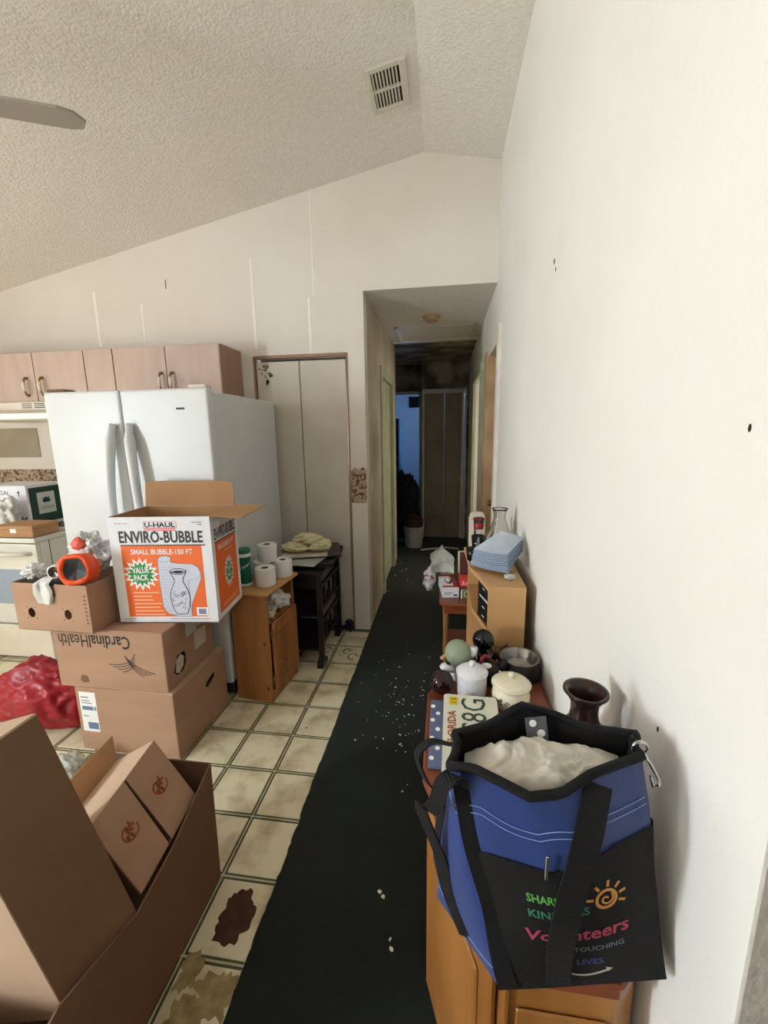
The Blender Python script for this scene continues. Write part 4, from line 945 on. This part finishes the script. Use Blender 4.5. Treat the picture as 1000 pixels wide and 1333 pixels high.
for (cx, cy, a0) in ((.142, .012, -90), (.142, .293, 0), (.012, .293, 90), (.012, .012, 180)):
    pl += [(cx+.01*math.cos(math.radians(a0+b)), cy+.01*math.sin(math.radians(a0+b))) for b in (0, 30, 60, 90)]
part('plate', MB(PF).prism(pl, 0, .0015), platew, t)
TF = PF @ T(0, 0, .0015) @ RZ(PI/2)      # text runs along +y; local y of text is -x
text('lettering', 'FLORIDA', TF, .125, -.036, .022, mat('rust_ink', '#a3502f', .6), t, .115, .0008, bold=.02)
text('lettering', 'S8G', TF, .172, -.118, .068, mat('plate_green', '#33483a', .5), t, .118, .0008)
decal('orange_print', [circ(.092, .138, .03, .03, 20)], PF @ T(0, 0, .0015), mat('orange_fruit', '#df9a4e', .5), t)
decal('leaf_print', [[(.058, .15), (.072, .16), (.068, .18), (.056, .17)], [(.05, .125), (.062, .132), (.06, .15), (.048, .143)]], PF @ T(0, 0, .0015), mat('leaf_green', '#44604c', .5), t)
decal('validation_sticker', [rect(.018, .042, .262, .293)], PF @ T(0, 0, .0015), yellowst, t)
text('lettering', '15', TF, .268, -.037, .014, ink, t, .02, .0018)
# sage ornament: round pot-bellied ceramic figure with pale tubular arms and a wooden stick
ox, oy = .053, 1.285
t = thing('ceramic_ornament', 'round sage ceramic ornament with pale tubular arms and wooden stick', 'ornament', (ox, oy, TZ))
part('foot', MB(T(ox, oy, TZ)).lathe([(0, 0), (.026, 0), (.028, .01), (.02, .04), (.024, .06), (0, .062)], 24), porc, t, smooth=True)
part('globe', MB(T(ox, oy, TZ+.045)).lathe([(0, 0)]+[(.043*math.sin(a), .043-.043*math.cos(a)) for a in np.linspace(.25, PI-.05, 16)]+[(0, .086)], 28), sage, t, smooth=True)
part('arm', MB().tube([(ox-.012, oy-.03, TZ+.045), (ox-.04, oy-.045, TZ+.055), (ox-.05, oy-.045, TZ+.068)], [.011, .014, .012], 12), porc, t, smooth=True)
part('arm', MB().tube([(ox+.03, oy+.0, TZ+.07), (ox+.05, oy-.004, TZ+.09), (ox+.051, oy-.004, TZ+.112)], [.009, .011, .012], 12), porc, t, smooth=True)
part('stick', MB().tube([(ox-.055, oy+.005, TZ+.06), (ox-.02, oy+.03, TZ+.075)], .006, 8), pinetop, t, smooth=True)
# black stacked gourd ornament
gx, gy = .145, 1.352
t = thing('black_gourd', 'glossy black gourd-shaped bottle of two stacked balls on the console', 'ornament', (gx, gy, TZ))
part('lower_ball', MB(T(gx, gy, TZ)).lathe([(0, 0)]+[(.04*math.sin(a), .036-.036*math.cos(a)) for a in np.linspace(.4, PI-.4, 14)]+[(.014, .072)], 28), blackgl, t, smooth=True)
part('upper_ball', MB(T(gx-.005, gy, TZ+.068)).lathe([(.012, 0)]+[(.036*math.sin(a), .036-.036*math.cos(a)) for a in np.linspace(.35, PI-.05, 14)]+[(0, .072)], 28), blackgl, t, smooth=True)
# black hen with red comb and white face patch
hx, hy = .151, 1.267
t = thing('black_hen', 'matte black ceramic hen with red comb and white patch', 'ornament', (hx, hy, TZ))
part('body', MB(T(hx, hy, TZ)).lathe([(0, 0), (.026, 0), (.04, .02), (.044, .04), (.036, .062), (.02, .074), (0, .077)], 28, wob=lambda c: Vector((c.x*1.05, c.y*.9, c.z))), black, t, smooth=True)
part('tail', MB(T(hx+.034, hy-.004, TZ+.05) @ RY(.45)).lathe([(0, -.01), (.012, 0), (.014, .02), (.007, .038), (0, .042)], 14), black, t, smooth=True)
part('comb', MB().tube([(hx-.026, hy-.012, TZ+.07), (hx-.024, hy-.008, TZ+.088), (hx-.012, hy-.002, TZ+.094), (hx+.002, hy+.0, TZ+.086), (hx+.004, hy, TZ+.074)], [.004, .006, .006, .006, .004], 8), mat('red_comb', '#7d1a22', .4), t, smooth=True)
part('face_patch', MB(T(hx-.008, hy-.018, TZ+.066) @ RX(.7)).lathe([(0, .008), (.011, .007), (.017, .001), (.016, -.004)], 18, wob=lambda c: Vector((c.x*1.2, c.y*.7, c.z))), white, t, smooth=True)
part('wing_mark', MB().tube([(hx+.03, hy-.03, TZ+.058), (hx+.038, hy-.022, TZ+.05), (hx+.041, hy-.019, TZ+.036)], .003, 6), white, t, smooth=True)
# dog bowl: dark weighted base, bright metal liner
wx, wy = .2555, 1.328
t = thing('pet_bowl', 'round metal pet bowl in a dark flared base on the console', 'bowl', (wx, wy, TZ))
part('base', MB(T(wx, wy, TZ)).lathe([(0, 0), (.068, 0), (.072, .008), (.062, .058), (.06, .06), (.06, .01), (0, .008)], 40), ebony, t, smooth=True, ang=.8)
part('liner', MB(T(wx, wy, TZ)).lathe([(.0595, .056), (.065, .063), (.062, .066), (.057, .062), (.052, .03), (.04, .016), (0, .014)], 40), steel, t, smooth=True)
# dried twist of brown foliage
t = thing('dried_twig', 'twist of brown dried foliage behind the pet bowl', 'dried plant', (.2, 1.406, TZ))
rs = random.Random(9)
for k in range(7):
    a = rs.uniform(0, 6.2); p0 = Vector((.2, 1.407, TZ+.004))
    part('twig', MB().tube([p0, p0+Vector((.03*math.cos(a), .004*math.sin(a), .035)), p0+Vector((.055*math.cos(a), .005*math.sin(a), .05+.02*rs.random())), p0+Vector((.06*math.cos(a+.5), .005*math.sin(a), .03+.03*rs.random()))], [.004, .004, .005, .003], 6), cloth_br if k % 2 else mat('dry_leaf', '#8a6a4b', .8), t, smooth=True)
# tall brown vase behind the bag
vx_, vy_ = .262, .735
t = thing('vase', 'dark brown glazed vase with flared rim behind the blue bag', 'vase', (vx_, vy_, TZ))
part('body', MB(T(vx_, vy_, TZ)).lathe([(0, 0), (.035, 0), (.04, .01), (.052, .09), (.059, .17), (.06, .2), (.055, .228), (.042, .252), (.027, .272), (.0235, .29), (.024, .308), (.033, .324), (.039, .33), (.0385, .334), (.033, .333), (.024, .322), (.02, .305), (.02, .28), (0, .26)], 44), vasem, t, smooth=True)

# ============================================================ BLUE BAG
BL, FL_, FRr, BR = Vector((-.004, .602, TZ)), Vector((.09, .489, TZ)), Vector((.312, .500, TZ+.05)), Vector((.235, .645, TZ+.01))
rimk = {0: [(.02, .57, 1.05), (.008, .545, 1.048), (.012, .515, 1.042)],
        1: [(.012, .515, 1.042)]+[tuple(at(*q)) for q in ((618, 1000, None, .497), (655, 1018, None, .484), (690, 1036, None, .474), (730, 1032, None, .478), (770, 1006, None, .50))]+[(.275, .548, 1.058)],
        2: [(.275, .548, 1.058), (.288, .565, 1.062), (.284, .585, 1.062)],
        3: [(.284, .585, 1.062), (.22, .605, 1.052), (.17, .618, 1.062), (.125, .61, 1.078), (.075, .59, 1.055), (.02, .57, 1.05)]}
cor = [BL, FL_, FRr, BR]
def pl_(ks, s):
    n_ = len(ks)-1; i = min(int(s*n_), n_-1); f_ = s*n_-i
    return Vector(ks[i]).lerp(Vector(ks[i+1]), f_)
def bag(s, v, off=0):
    k = int(s) % 4; f_ = s-int(s)
    b_ = cor[k].lerp(cor[(k+1) % 4], f_); tp = pl_(rimk[k], f_)
    p = b_.lerp(tp, v)
    cen = Vector((.155, .565, p.z)); o_ = (p-cen); o_.z = 0; o_.normalize()
    bul = (.022 if k in (0, 2) else .012)*math.sin(PI*min(1, v*.95))*math.sin(PI*f_)**.7
    if k == 2: bul *= .4
    if k in (0, 2): bul -= .02*math.sin(PI*f_)*max(0, v-.45)*1.6
    wr_ = .006*noise.noise(Vector((p.x*14, p.y*14, p.z*9)))*(v*(1-v)*4)**.5
    return p+o_*(bul+wr_+off)
t = thing('tote_bag', 'blue and black cloth tote bag standing on the console', 'bag', (.155, .565, TZ))
NS = 22
def loop(s_, v, off=0): return bag((s_*4) % 4, v, off)
part('body', MB().sheet(lambda u, v: loop(u, v), 4*NS, 26, 0, wrap=True).poly([BL, FL_, FRr, BR]), bluef, t, smooth=True)
part('lining', MB().sheet(lambda u, v: loop(u, .25+.75*v, -.005), 4*NS, 14, 0, wrap=True), blackf, t, smooth=True)
def vtop(s): return .60+.04*s
part('front_panel', MB().sheet(lambda u, v: bag(1+u*.9999, v*(.64+.06*u), .0028), 40, 20), blackf, t, 'black lower front panel', smooth=True)
part('side_panel', MB().sheet(lambda u, v: bag(2+u*.9999, v*(.72-.1*u), .0028), 16, 20), blackf, t, 'black lower side panel', smooth=True)
part('rim_binding', MB().tube([loop(i/(4*NS), 1.0) for i in range(4*NS)], .0065, 6, closed=True), blackf, t, smooth=True)
for v in (.83, .80):
    part('stitching', MB().tube([bag(.5+1.48*i/90, v+.012*math.sin(i*.21), .0014) for i in range(91)], .0006, 4), stitch, t)
part('stitching', MB().tube([bag(.05+.94*i/40, .10, .0014) for i in range(41)], .0006, 4), stitch, t)
part('rear_facing', MB().sheet(lambda u, v: bag(3+u*.9999, .55+.45*v, -.009), 30, 8), blackf, t, smooth=True)
# straps
def strap(pts, side, wd, nm='strap'): return part(nm, MB().ribbon(pts, side, wd, .0025), blackf, t)
fr = Vector((FRr.x-FL_.x, FRr.y-FL_.y, 0)).normalized()
strap([bag(1.08, v, .005) for v in np.linspace(.02, .93, 24)], tuple(fr), .022)
strap([bag(1.36+.10*v+.40*v*v, v, .006+.012*math.sin(PI*v)) for v in np.linspace(.04, .97, 26)], tuple(fr), .034)
a0 = bag(1.08, .93, .005)
hp = [a0, a0+Vector((-.002, -.012, .022)), a0+Vector((-.014, -.02, .028)), a0+Vector((-.026, -.018, .012)), a0+Vector((-.032, -.012, -.018)), a0+Vector((-.042, .004, -.05)), a0+Vector((-.055, .022, -.07)), bag(.55, .45, .006), bag(.5, .25, .005), bag(.62, .08, .004)]
def smoothp(ps, n_=5):
    ps = [Vector(p) for p in ps]; out = []
    for i in range(len(ps)-1):
        p0, p1, p2, p3 = ps[max(i-1, 0)], ps[i], ps[i+1], ps[min(i+2, len(ps)-1)]
        for k in range(n_):
            s = k/n_; out.append(.5*((2*p1)+(-p0+p2)*s+(2*p0-5*p1+4*p2-p3)*s*s+(-p0+3*p1-3*p2+p3)*s**3))
    return out+[ps[-1]]
strap(smoothp(hp), (.8, -.5, .1), .022, 'handle')
sp = [bag(.2, .97, .004), bag(.2, .95, .02)+Vector((-.014, .01, 0)), bag(.2, .87, .03)+Vector((-.022, .012, 0)), bag(.25, .78, .022)+Vector((-.012, .0, 0)), bag(.3, .68, .006), bag(.3, .4, .006), bag(.4, .2, .006)]
strap(smoothp(sp), (.35, -.6, .3), .018, 'strap')
# swivel clip
k0 = bag(2.25, 1.0, .004)
part('clip', MB().tube([k0+Vector((.010*math.cos(a), -.004, .010*math.sin(a)+.006)) for a in np.linspace(0, 2*PI, 14)[:-1]], .0022, 6, closed=True).tube([k0+Vector((.004, -.006, 0)), k0+Vector((.012, -.01, -.012)), k0+Vector((.022, -.014, -.03)), k0+Vector((.025, -.014, -.042)), k0+Vector((.017, -.014, -.044)), k0+Vector((.014, -.012, -.03))], .0026, 6), chrome, t, smooth=True)
part('zip_pull', MB().box(-.002, .002, -.001, .001, -.018, .018, .0008, M=T(*bag(1.50, .70, .006))), chrome, t)
# crumpled paper filling
mb = MB()
def paper(u, v):
    a_ = bag(1+.02+.96*u, .95, -.012); b_ = bag(3.98-.96*u, .95, -.014); p = a_.lerp(b_, v)
    q = Vector((p.x*17, p.y*17, 0)); q += Vector((noise.noise(q*.7), noise.noise(q*.7+Vector((5, 2, 0))), 0))*1.2
    f_ = abs(noise.noise(q))*.030+abs(noise.noise(q*2.1+Vector((3, 1, 4))))*.014+abs(noise.noise(q*4.3))*.006
    e_ = min(1, 6*min(u, 1-u, v*1.2+.05, (1-v)*1.2+.02))
    return Vector((p.x, p.y, a_.z*.35+b_.z*.2+1.03*.45-.012+.026*math.sin(PI*v)*math.sin(PI*u)+f_*e_-.002))
mb.sheet(paper, 70, 44)
single('crumpled_paper', mb, papercr, 'crumpled off-white paper filling the mouth of the tote bag', 'paper', smooth=True)
t_tag = bag(3.52, .99, -.016); tagF = frame(t_tag+Vector((0, -.002, -.018)), (1, .1, .12), (0, .12, 1))
tg = part('cloth_tag', MB(tagF).box(-.016, .016, -.022, .018, 0, .0012), mat('grey_tag', '#5b5c62', .8), t, 'grey tag with white dots')
decal('dot', [circ(-.005, .009, .0055), circ(.006, -.008, .006), circ(-.01, -.017, .004)], tagF @ T(0, 0, .0012), white, tg)
# printed lettering on the black panel
pa, pb, pc = bag(1.15, .08, .004), bag(1.9, .08, .004), bag(1.5, .6, .004)
rr_ = (pb-pa).normalized(); uu_ = (pc-bag(1.5, .08, .004)).normalized(); nn_ = rr_.cross(uu_).normalized()
def onp(px, py):
    d = (px-500)/FPX*RV+(666.5-py)/FPX*UV_+FV; tt = (pa-EYE).dot(nn_)/d.dot(nn_); return EYE+d*tt
OF = frame(onp(650, 1292), rr_, uu_)
OFi = OF.inverted()
def uv(px, py): q = OFi @ onp(px, py); return q.x, q.y
mxo = max((OFi @ bag(1+i/40*.999, j/20*.64, .0028)).z for i in range(6, 38) for j in range(2, 19))
OF2 = OF @ T(0, 0, 0)
sc_ = (uv(800, 1180)[0]-uv(700, 1180)[0])/100
def conform(o):
    """press flat lettering onto the curved cloth"""
    inv = OFi; rl = Vector(rootloc(o)); me = o.data
    for v in me.vertices:
        q = inv @ (v.co+rl); best = None
        s = 1.5; vv = .3
        for _ in range(12):
            b_ = inv @ bag(s, vv, .0028); dx, dy = q.x-b_.x, q.y-b_.y
            s = min(1.985, max(1.01, s+dx/.225)); vv = min(.69, max(.01, vv+dy/.345))
        v.co = OF @ Vector((q.x, q.y, b_.z+.0008+max(q.z, 0)*.2))-rl
    return o
grn, pnk, gry, org, blu = mat('green_thread', '#5fae52', .7), mat('pink_thread', '#b8445f', .7), mat('grey_thread', '#6b7a86', .7), mat('orange_thread', '#d99a4e', .7), mat('blue_thread', '#3a4a86', .7)
for s_, x, y, x1, cap, m_, sh in (('SHARING', 687, 1176, 745, 13, grn, 0), ('KINDNESS', 689, 1193, 768, 13, mat('teal_thread', '#3f7f66', .7), 0), ('Volunteers', 686, 1222, 822, 21, pnk, .15), ('TOUCHING', 745, 1232, 813, 9, gry, 0), ('LIVES', 750, 1250, 785, 12, blu, 0)):
    u, v = uv(x, y); u1, v1 = uv(x1, y)
    conform(text('lettering', s_, OF, u, v, cap*sc_*1.0, m_, t, u1-u, .0005, bold=.02, shear=sh))
su, sv = uv(791, 1173); r = 14*sc_
sun = stroke([(su+r*math.cos(a), sv+r*math.sin(a)) for a in np.linspace(0, 2*PI, 26)], 4.5*sc_)+stroke([(su+(r*.12+r*.09*a)*math.cos(a), sv+(r*.12+r*.09*a)*math.sin(a)) for a in np.linspace(0, 7, 20)], 3*sc_)
for a in (8, 42, 78, 118, 165, -25):
    a = math.radians(a); sun += stroke([(su+r*1.35*math.cos(a), sv+r*1.35*math.sin(a)), (su+r*2.05*math.cos(a), sv+r*2.05*math.sin(a))], 4*sc_)
conform(decal('sun_emblem', sun, OF, org, t, .0005))
u0, v0 = uv(733, 1262); u1, v1 = uv(793, 1256)
sm = stroke([(u0+(u1-u0)*s, v0+(v1-v0)*s-9*sc_*math.sin(PI*s)) for s in np.linspace(0, 1, 14)], 4*sc_)+[[(u1-6*sc_, v1+5*sc_), (u1+4*sc_, v1+1*sc_), (u1-3*sc_, v1-5*sc_)]]
conform(decal('smile_emblem', sm, OF, mat('cream_thread', '#b9b3a6', .7), t, .0005))

# ============================================================ TAN SHELF UNIT AND SMALL TABLE
UZ = .965
q1, q2, q3_, q4_ = (.29, 1.43), tuple(at(634, 757, z=UZ).xy), tuple(at(612, 738, z=UZ).xy), (.07, 1.95)
q2 = (q2[0], 1.43)
shape = [q1, q2, (q2[0]*.45+q3_[0]*.55, q2[1]*.45+q3_[1]*.55+.015), q3_, (q3_[0]-.01, 1.95), (.29, 1.95)]
t = thing('tan_shelf_unit', 'tan laminate shelf unit with curved top behind the console', 'shelf', (.2, 1.69, .003))
part('top', MB().prism(shape, UZ-.018, UZ), tanlam, t)
part('near_panel', MB().box(q2[0]+.001, .289, 1.431, 1.449, .0095, UZ-.018), tanlam, t); part('far_panel', MB().box(q3_[0]+.01, .289, 1.93, 1.949, .0095, UZ-.018), tanlam, t)
part('back_panel', MB().box(.279, .289, 1.449, 1.93, .0095, UZ-.018), tanlam, t)
for z in (.03, .42, .79): part('shelf', MB().prism([(.279, 1.449), (q2[0]+.005, 1.449), (q3_[0]+.012, q3_[1]), (q3_[0]+.012, 1.93), (.279, 1.93)], z-.016, z), tanlam, t)
def tilted(z0, n_, h, mts, labels):
    for k in range(n_):
        tt = thing('media_case', labels[k], 'case', (.2, 1.55, z0+k*(h+.002)), 'black cases in the tan shelf unit')
        Mm = T(q2[0]+.004, 1.455, z0+.001+k*(h+.002)) @ RZ(math.atan2(q3_[1]-1.449, q3_[0]-q2[0])-PI/2)
        part('case', MB(Mm).box(.006, .09, .006, .13, 0, h, .002), mts[k], tt)
        decal('label', [rect(.02, .11, h*.45, h*.65)] if k == 2 else [rect(.05, .075, h*.5, h*.65)], Mm @ frame((.006, .13, 0), (0, -1, 0), (0, 0, 1)), palegrey, tt, .0008)
tilted(.792, 4, .034, [black]*4, ['black media case at the bottom of the pile in the tan shelf', 'second black media case from the bottom in the tan shelf', 'second black media case from the top in the tan shelf', 'topmost black media case in the tan shelf'])
# blue paper stack, its corners drooping over the unit
c0 = [Vector(at(617, 715, z=UZ+.075)), Vector(at(652, 691, z=UZ+.145)), Vector(at(690, 701, z=UZ+.115)), Vector(at(661, 722, z=UZ+.085))]
c0[2].x = min(c0[2].x, .318); 
def bl(u, v, dz):
    p = c0[0].lerp(c0[3], u).lerp(c0[1].lerp(c0[2], u), v)
    return Vector((p.x, p.y, p.z-.004*math.sin(PI*u)*(1-v)+dz))
t = thing('blue_paper_stack', 'drooping stack of pale blue paper sheets on the tan shelf unit', 'paper stack', (.22, 1.62, UZ))
part('top_sheet', MB().sheet(lambda u, v: bl(u, v, 0), 16, 12, .003), bluepaper, t, smooth=True, ang=.6)
for k in range(11):
    j = .004*noise.noise(Vector((k*1.7, 0, 0)))
    part('sheet', MB().sheet(lambda u, v: bl(u, v, 0)+Vector((-.0015*k*(1-u)+j, -.0022*k*(1-v)+.002*noise.noise(Vector((u*5, v*5, k))), -.0045*(k+1)-.014*k/11*(1-v)**2*(.4+u*.6))), 16, 12, .003), bluepaper2, t, smooth=True, ang=.6)
part('backing_board', MB().box(c0[0].x+.05, .27, c0[3].y+.07, c0[1].y-.02, UZ+.001, UZ+.045), card_lt, t)
mb = MB(); wq = at(664, 751, z=UZ+.012); mb.blob((wq.x, wq.y, UZ+.013), (.022, .014, .013), .5, 3, 3, 81)
single('clear_wrapper', mb, plastt, 'crumpled clear wrapper under the blue paper stack', 'wrapper', smooth=True)
# glass carafe and tumblers on the far end of the unit
def glassware(name, x, y, prof, m, label, cat): return single(name, MB(T(x, y, UZ+.001)).lathe(prof, 32), m, label, cat, smooth=True)
glassware('glass_carafe', .25, 1.885, [(0, 0), (.066, 0), (.07, .006), (.068, .03), (.055, .075), (.036, .12), (.026, .15), (.024, .17), (.03, .188), (.036, .198), (.0335, .198), (.0275, .188), (.0215, .17), (.0235, .15), (.0335, .12), (.0525, .075), (.0655, .03), (.067, .009), (0, .005)], glass, 'clear glass carafe with flared neck on the tan shelf unit', 'carafe')
t = thing('red_candle', 'red candle in a glass cup beside the carafe', 'candle', (.163, 1.925, UZ))
part('cup', MB(T(.163, 1.925, UZ+.001)).lathe([(0, 0), (.02, 0), (.022, .1), (.026, .145), (.0245, .145), (.02, .1), (.018, .005), (0, .005)], 24), glass, t, smooth=True)
part('wax', MB(T(.163, 1.925, UZ+.096)).lathe([(0, 0), (.0205, 0), (.0235, .046), (0, .046)], 24), redglass, t, smooth=True, ang=.6)
glassware('glass_tumbler', .155, 1.83, [(0, 0), (.024, 0), (.031, .085), (.0295, .085), (.0225, .006), (0, .006)], glass, 'small clear glass tumbler in front of the red candle', 'glass')
glassware('black_cup', .125, 1.745, [(0, 0), (.022, 0), (.027, .052), (.025, .052), (.02, .006), (0, .006)], blackgl, 'short black cup at the edge of the tan shelf unit', 'cup')
# small reddish table
SZ2 = .5; sx0, sx1, sy0, sy1 = -.018, .30, 2.28, 2.70
t = thing('small_table', 'small reddish wooden table with turned legs by the hall', 'table', (.15, 2.5, .003))
part('top', MB().prism([(sx0, sy0+.03), (sx0+.03, sy0), (sx1, sy0), (sx1, sy1), (sx0+.03, sy1), (sx0, sy1-.03)], SZ2-.022, SZ2, bev=.004), redwood, t)
part('apron', MB().box(sx0+.03, sx1-.02, sy0+.03, sy1-.03, SZ2-.075, SZ2-.022), redwood, t)
for x in (sx0+.04, sx1-.04):
    for y in (sy0+.05, sy1-.04):
        part('leg', MB(T(x, y, .0095)).lathe([(0, 0), (.01, 0), (.013, .06), (.017, .2), (.013, .3), (.018, .36), (.014, .38), (.019, .42), (.019, .475), (0, .475)], 14), redwood if y > 2.5 else oak, t, smooth=True)
part('shelf', MB().box(sx0+.03, sx1-.03, sy0+.04, sy1-.04, .14, .156), redwood, t)
# boxes and bags on it
z = SZ2+.001
G = T(.002, 2.365, z) @ RZ(.13)
t = thing('glove_box', 'white and red glove dispenser box with open oval slot', 'box', (.06, 2.48, z))
part('carton', MB(G).box(0, .10, 0, .225, 0, .068, .002), boxwhite, t)
Ft = G @ frame((0, 0, .068), (1, 0, 0), (0, 1, 0)); Ff = G @ frame((0, 0, 0), (1, 0, 0), (0, 0, 1))
decal('red_band', [rect(0, .1, .0, .03), rect(.07, .1, .03, .225), rect(0, .1, .2, .225)], Ft, mat('dull_red_print', '#a8343a', .6), t)
decal('slot', [circ(.05, .12, .022, .06)], Ft, inkdk, t, .0014)
part('glove', MB(Ft).blob((.05, .125, .004), (.02, .045, .018), .4, 2.5, 3, 91), papercr, t, smooth=True)
decal('print', [rect(.01, .06, .03, .034), rect(.01, .05, .02, .023), rect(.065, .09, .012, .022)], Ff, inkdk, t)
t = thing('tissue_pack', 'red wrapped pack with white script on the small table', 'package', (.19, 2.46, z))
part('wrapper', MB(T(.104, 2.405, z+.058)).box(0, .16, 0, .09, 0, .055, .008, seg=2), red, t)
text('lettering', 'Scott', frame((.104, 2.405, z+.058), (1, 0, 0), (0, 0, 1)), .012, .016, .026, white, t, .075, .001, shear=.3)
t = thing('glass_jar', 'glass jar with looped green cord under the red pack', 'jar', (.16, 2.41, z))
part('jar', MB().box(.115, .205, 2.37, 2.45, z, z+.056, .006, seg=2), mat('dull_jar', '#7b8069', .25), t)
part('jar_edge', MB().box(.112, .12, 2.366, 2.374, z, z+.056, .002), white, t)
part('cord', MB().tube([(.15+.016*math.cos(a)*(1 if a < 5.6 else 1.3), 2.366, z+.03+.018*math.sin(a)) for a in np.linspace(-.9, 6.0, 26)]+[(.17, 2.366, z+.05), (.195, 2.366, z+.052)], .0035, 6), mat('lime_cord', '#b9cf6a', .5), t, smooth=True)
t = thing('small_carton', 'small brown carton at the far side of the glove box', 'box', (.03, 2.63, z))
part('body', MB(T(-.02, 2.612, z)).box(0, .095, 0, .075, 0, .085, .002), card_in, t); part('flap', MB(T(-.02, 2.612, z)).box(.0, .09, -.004, 0, .05, .085), card, t)
slab('wooden_board', (.19, 2.585, z+.06), .2, .15, .014, .1, redwood, 'red-brown wooden board behind the red pack on the small table', 'board')
slab('board_rest', (.215, 2.58, z), .12, .1, .058, 0, card_dk, 'brown block supporting the wooden board on the small table', 'block')
t = thing('photo_album', 'upright maroon album with pale page edges on the wooden board', 'album', (.18, 2.62, z+.075))
part('cover', MB(T(.112, 2.60, z+.075) @ RX(-.08)).box(0, .10, 0, .025, 0, .145, .003), maroon if 0 else mat('maroon_cover', '#5d2f33', .5, '#43201f', 9, .6), t)
part('page_block', MB(T(.105, 2.603, z+.078) @ RX(-.08)).box(0, .01, .004, .022, 0, .135), yellowc, t)
slab('cream_papers', (.15, 2.652, z+.0745), .10, .02, .145, .05, mat('cream_paper', '#cfc7ab', .8), 'cream papers standing behind the maroon album', 'papers')
mb = MB(); mb.sheet(lambda u, v: Vector((-.08+.155*u+.015*noise.noise(Vector((u*4, v*4, 1))), 2.575+.055*math.sin(PI*u)*.3+.05*v+.02*noise.noise(Vector((u*3, v*3, 7))), z+.087+.175*v*(1-.55*abs(u-.45)*1.6)+.01*noise.noise(Vector((u*8, v*8, 3))))), 22, 18, .003)
mb.blob((.005, 2.645, z+.148), (.072, .04, .055), .5, 2.2, 4, 93)
t = thing('carrier_bag', 'translucent white carrier bag with red print by the small table', 'plastic bag', (.02, 2.62, z))
part('film', mb, plastt, t, smooth=True)
mb = MB(); mb.blob((-.085, 2.56, z+.045), (.042, .05, .08), .45, 2.4, 4, 94); hang = part('hanging_end', mb, plastw, t, smooth=True)
part('red_print', MB().tube([(-.11+.02*math.cos(a), 2.515, z+.075+.016*math.sin(a)) for a in np.linspace(.5, 5.5, 14)], .006, 6, flat=.4).tube([(-.075, 2.508, z+.09), (-.055, 2.508, z+.07)], .006, 6), mat('crimson_print', '#8f2334', .5), hang)
# upright cream board, use unknown, at the far end of the small table
q0, q1b = at(612, 672, y=2.685), at(634, 672, y=2.685)
t = thing('cream_board', 'upright cream board with rounded top behind the maroon album', 'tray', (.2, 2.66, SZ2+.001))
tw, th_ = q1b.x-q0.x, q0.z-SZ2+.01
WF = frame((q0.x, 2.684, SZ2+.001), (1, .05, 0), (0, .02, 1))
part('panel', MB(WF).prism([(0, 0), (tw, 0), (tw, th_-.035), (tw-.01, th_-.01), (tw-.03, th_), (.03, th_), (.01, th_-.01), (0, th_-.035)], -.022, 0, bev=.003), cream, t)
part('groove', MB(WF).box(.01, tw-.01, th_-.05, th_-.046, 0, .0015), cabside, t)
for o in list(C.objects):            # the little table and all on it stand a hand further back
    if o.parent is None and o.name.split('.')[0] in ('small_table', 'glove_box', 'tissue_pack', 'glass_jar', 'small_carton', 'wooden_board', 'board_rest', 'photo_album', 'cream_papers', 'carrier_bag', 'cream_board'):
        o.location.y += .085

# ============================================================ AT THE END OF THE HALL
bx, by = -.385, 5.42
t = thing('bucket', 'white plastic bucket on the hall carpet by the far doorway', 'bucket', (bx, by, .01))
part('pail', MB(T(bx, by, .01)).lathe([(0, 0), (.108, 0), (.128, .25), (.136, .262), (.136, .275), (.124, .275), (.104, .02), (0, .018)], 36), bucketm, t, smooth=True, ang=.7)
part('handle', MB().tube([(bx+.135*math.cos(a), by-.135*abs(math.sin(a))*.6-.03, .25-.12*math.sin(a)) for a in np.linspace(.0, PI, 16)], .004, 6), chrome, t, smooth=True)
mb = MB(); mb.blob((bx, by, .31), (.135, .125, .14), .3, 1.8, 4, 101)
for v in mb.bm.verts:
    d_ = Vector((v.co.x-bx, v.co.y-by)); lim = .1+.018*(v.co.z-.03)/.255 if v.co.z < .287 else .1+.02+.06*(v.co.z-.287)
    if d_.length > lim: d_ *= lim/d_.length; v.co.x, v.co.y = bx+d_.x, by+d_.y
single('brown_bundle', mb, cloth_br, 'brown cloth bundle heaped in the white bucket', 'cloth', smooth=True)
mb = MB(); mb.blob((-.52, 5.78, .5), (.19, .16, .5), .3, 2.2, 5, 102)
for v in mb.bm.verts: v.co.z = max(v.co.z, .012)
single('clothes_heap', mb, cloth_dk, 'tall dark heap of clothes in the far doorway', 'clothes', smooth=True)
single('debris_stick', MB().tube([(-.28, 5.2, .0205), (.02, 5.35, .0205), (.2, 5.3, .0205)], .02, 8, flat=.5), trimw, 'pale broken strip of trim lying before the hall closet', 'debris')
slab('dark_picture', (-.62, 8.98, 2.02), .22, .02, .22, 0, dark, 'small dark square on the blue room wall', 'picture')
slab('dark_wardrobe', (-1.05, 7.8, .002), .5, .5, 1.75, 0, cloth_dk, 'dark wardrobe standing inside the blue room', 'wardrobe')
